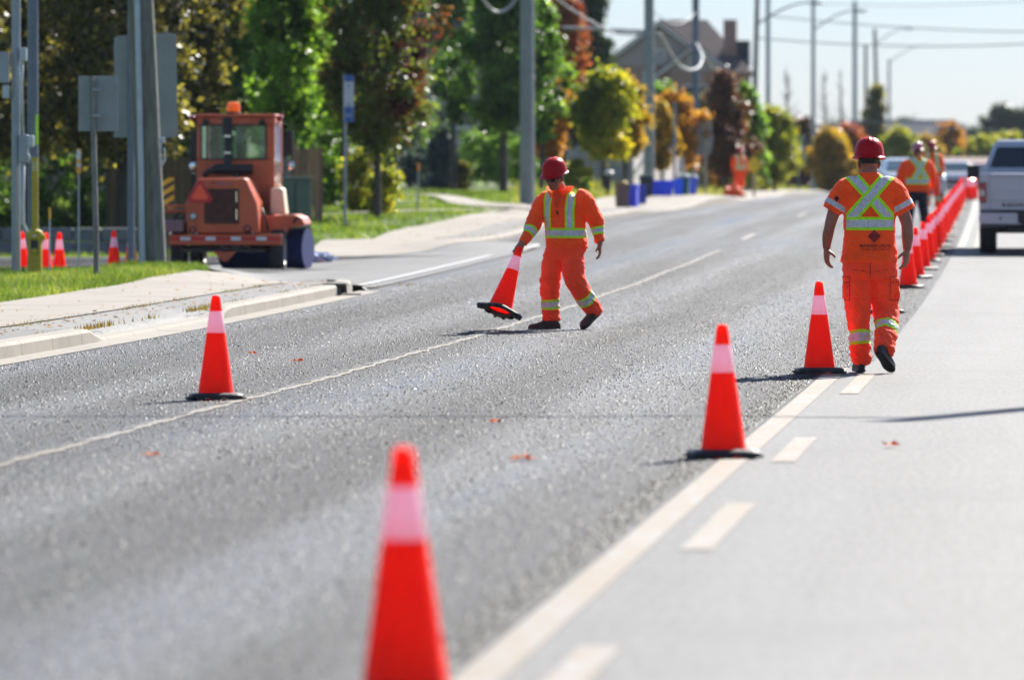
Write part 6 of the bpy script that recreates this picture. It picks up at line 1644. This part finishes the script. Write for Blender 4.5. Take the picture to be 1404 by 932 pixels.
def main_house():
    Y = 300; p = at(935, Y, -.3); t = empty('brick_house', p, math.radians(-4), 'large brown brick house with grey gables rising behind the autumn trees', 'house')
    s = 26.0; X = lambda px: (px-935)/s; Zt = lambda py: HC+(HZ-py)/s-p.z
    x0, x1 = X(848), X(1022); ze = Zt(98); zr_ = Zt(24); dp = 9
    MB().box(((x0+x1)/2, dp/2, ze/2), (x1-x0, dp, ze)).build('wall', HB, t)
    xa, xb = X(900), X(965); o = .4
    V = [(x0-o,-o,ze-.1),(x1+o,-o,ze-.1),(x1+o,dp+o,ze-.1),(x0-o,dp+o,ze-.1),(xa,dp/2,zr_),(xb,dp/2,zr_)]
    MB().add(V, [(0,1,5,4),(1,2,5),(2,3,4,5),(3,0,4),(3,2,1,0)]).build('roof', RF, t)
    # two front gables
    for cx, hw, zp, zb, yy in ((X(905), 3.0, Zt(36), Zt(92), -1.1), (X(955), 1.7, Zt(66), Zt(100), -1.5)):
        MB().prism([(cx-hw,.1),(cx+hw,.1),(cx+hw,zb),(cx,zp),(cx-hw,zb)], yy, .6, 'y').build('gable_wall', HB, t)
        MB().prism([(cx-hw+.15,zb+.05),(cx+hw-.15,zb+.05),(cx,zp-.15)], yy-.05, yy-.003, 'y').build('gable_siding', STU, t)
        for sg in (-1, 1):
            q = [(cx+sg*(hw+.4),zb-.25),(cx,zp+.1),(cx,zp+.28),(cx+sg*(hw+.4),zb-.07)]
            MB().prism(q if sg > 0 else q[::-1], yy-.35, dp/2-.5, 'y').build('gable_roof', RF, t)
            q2 = [(cx+sg*(hw+.42),zb-.34),(cx,zp+.02),(cx,zp+.16),(cx+sg*(hw+.42),zb-.2)]
            MB().prism(q2 if sg > 0 else q2[::-1], yy-.42, yy-.36, 'y').build('bargeboard', TRM, t)
        window(t, cx, yy, zb-1.5, 1.2, 1.5); window(t, cx, yy, zb+.55, .5, .5)
    for px in (868, 985, 1005): window(t, X(px), 0, ze-1.6, 1.0, 1.4)
    for px in (868, 990): window(t, X(px), 0, 2.0, 1.3, 1.5)
    MB().box((X(1000),1.5,zr_-1.2), (.7,.7,2.2)).build('chimney', HB, t)
    # dark dormer block at the right end
    MB().box((X(1013),3,Zt(72)), (1.0,3,1.3)).build('dormer', mat('dormer_dark', (.02,.025,.04), .6), t)
main_house()
def small_house(px, Y, W, H, rh, wall, roof, label):
    t = empty('far_house', at(px, Y, -.2), 0, label, 'house'); hw = W/2; dp = 7
    MB().prism([(-dp/2,0),(dp/2,0),(dp/2,H),(0,H+rh),(-dp/2,H)], -hw, hw, 'x').build('wall', wall, t)
    for sg in (-1, 1):
        q = [(sg*(dp/2+.4),H-.15),(0,H+rh+.12),(0,H+rh+.32),(sg*(dp/2+.4),H+.05)]
        MB().prism(q if sg > 0 else q[::-1], -hw-.3, hw+.3, 'x').build('roof', roof, t)
    for k in range(max(1, int(W/2.5))): window(t, -hw+1.2+2.5*k, -dp/2, H*.6, 1.0, 1.1)
SL = mat('blue_slate', (.06,.075,.11), .7, vary=.2); CR = mat('cream_wall', (.52,.48,.44), .8); GRW = mat('grey_siding', (.33,.36,.40), .8); WR = mat('white_roof', (.66,.62,.62), .7); BRR = mat('brown_roof', (.16,.09,.07), .8)
small_house(1262, 480, 7, 3.2, 2.2, GRW, SL, 'grey far house with blue slate roof above the vest worker')
small_house(1238, 520, 9, 3.6, 2.6, GRW, SL, 'blue roofed far house left of the worn red hat')
small_house(1330, 520, 5.5, 3.3, .6, CR, WR, 'low pale building with flat white roof left of the truck cab')
small_house(1322, 400, 6, 1.6, .6, mat('brick_low', (.25,.12,.09), .8), BRR, 'low brown shed beside the far silver car')
small_house(1090, 430, 8, 3.0, 1.8, CR, BRR, 'pale far house behind the golden tree')
small_house(618, 250, 6, 5.2, 3.2, STU, RF, 'grey house roof peeking between the green street trees')
small_house(100, 190, 12, 4.2, 2.5, HB, RF, 'brick house hidden behind the olive brown trees at left')
small_house(700, 250, 7, 3.0, 2.0, HB, RF, 'brick house behind the cedar hedge')

# ------------------------------------------------------------------ light, sky, camera
SUN_EL, SUN_AZ = math.radians(36), math.radians(27)      # azimuth from +Y towards +X
w = bpy.data.worlds.new('World'); SC.world = w; w.use_nodes = True; nt = w.node_tree
bg = nt.nodes['Background']; sky = nt.nodes.new('ShaderNodeTexSky'); sky.sky_type = 'NISHITA'; sky.sun_disc = False
sky.sun_elevation = SUN_EL; sky.sun_rotation = SUN_AZ; sky.air_density = 1.0; sky.dust_density = 0.2; sky.ozone_density = 2.5; sky.altitude = 100
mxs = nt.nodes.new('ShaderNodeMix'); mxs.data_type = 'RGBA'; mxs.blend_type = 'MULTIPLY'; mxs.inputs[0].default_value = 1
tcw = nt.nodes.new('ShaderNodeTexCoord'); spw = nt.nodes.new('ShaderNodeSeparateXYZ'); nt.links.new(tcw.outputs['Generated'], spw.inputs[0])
rpw = nt.nodes.new('ShaderNodeValToRGB'); nt.links.new(spw.outputs[2], rpw.inputs[0])    # added ramp: dims the horizon band, lifts the unseen upper sky for fill light
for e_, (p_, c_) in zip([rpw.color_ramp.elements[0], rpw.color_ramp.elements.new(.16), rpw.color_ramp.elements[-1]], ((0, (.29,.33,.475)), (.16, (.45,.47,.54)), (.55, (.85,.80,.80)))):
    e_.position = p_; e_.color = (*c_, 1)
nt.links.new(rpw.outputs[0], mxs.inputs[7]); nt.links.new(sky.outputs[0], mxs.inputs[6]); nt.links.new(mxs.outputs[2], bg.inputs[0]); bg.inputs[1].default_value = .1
sd = Vector((math.sin(SUN_AZ)*math.cos(SUN_EL), math.cos(SUN_AZ)*math.cos(SUN_EL), math.sin(SUN_EL)))
L = bpy.data.lights.new('sun', 'SUN'); L.energy = 5.0; L.angle = math.radians(.53); L.color = (1, .955, .88)
lo = bpy.data.objects.new('sun', L); COL.objects.link(lo); lo.rotation_euler = sd.to_track_quat('Z', 'Y').to_euler(); lo.location = sd*100
cam = bpy.data.cameras.new('camera'); co_ = bpy.data.objects.new('camera', cam); COL.objects.link(co_); SC.camera = co_
co_.location = (0, 0, HC); co_.rotation_euler = (math.radians(90), 0, 0)
cam.sensor_width = 36; cam.lens = 36*F_PX/1404; cam.shift_y = -(466-HZ)/1404; cam.clip_end = 6000; cam.clip_start = .5
cam.dof.use_dof = True; cam.dof.focus_distance = 48.5; cam.dof.aperture_fstop = 3.0
SC.view_settings.view_transform = 'Standard'; SC.view_settings.look = 'None'; SC.view_settings.exposure = 1.28; SC.view_settings.gamma = 1
SC.render.film_transparent = False
SC.cycles.use_denoising = True
try: SC.cycles.denoiser = 'OPENIMAGEDENOISE'
except Exception: pass
SC.cycles.max_bounces = 6; SC.cycles.transparent_max_bounces = 8; SC.cycles.sample_clamp_indirect = 6
# clear autumn air: far things fade a little towards blue
hz = MB().box((0, 1230, 11), (1460, 2620, 27)).build('haze', None)
hz.data.materials.clear(); N = NT('haze_air')
N.t.links.new(N.n('VolumePrincipled', {'Color': (.80,.90,1.0,1), 'Density': .00007, 'Anisotropy': .0}).outputs[0], N.out.inputs['Volume']); hz.data.materials.append(N.m); hz['kind'] = 'stuff'
SC.cycles.volume_bounces = 0
bpy.context.view_layer.update()
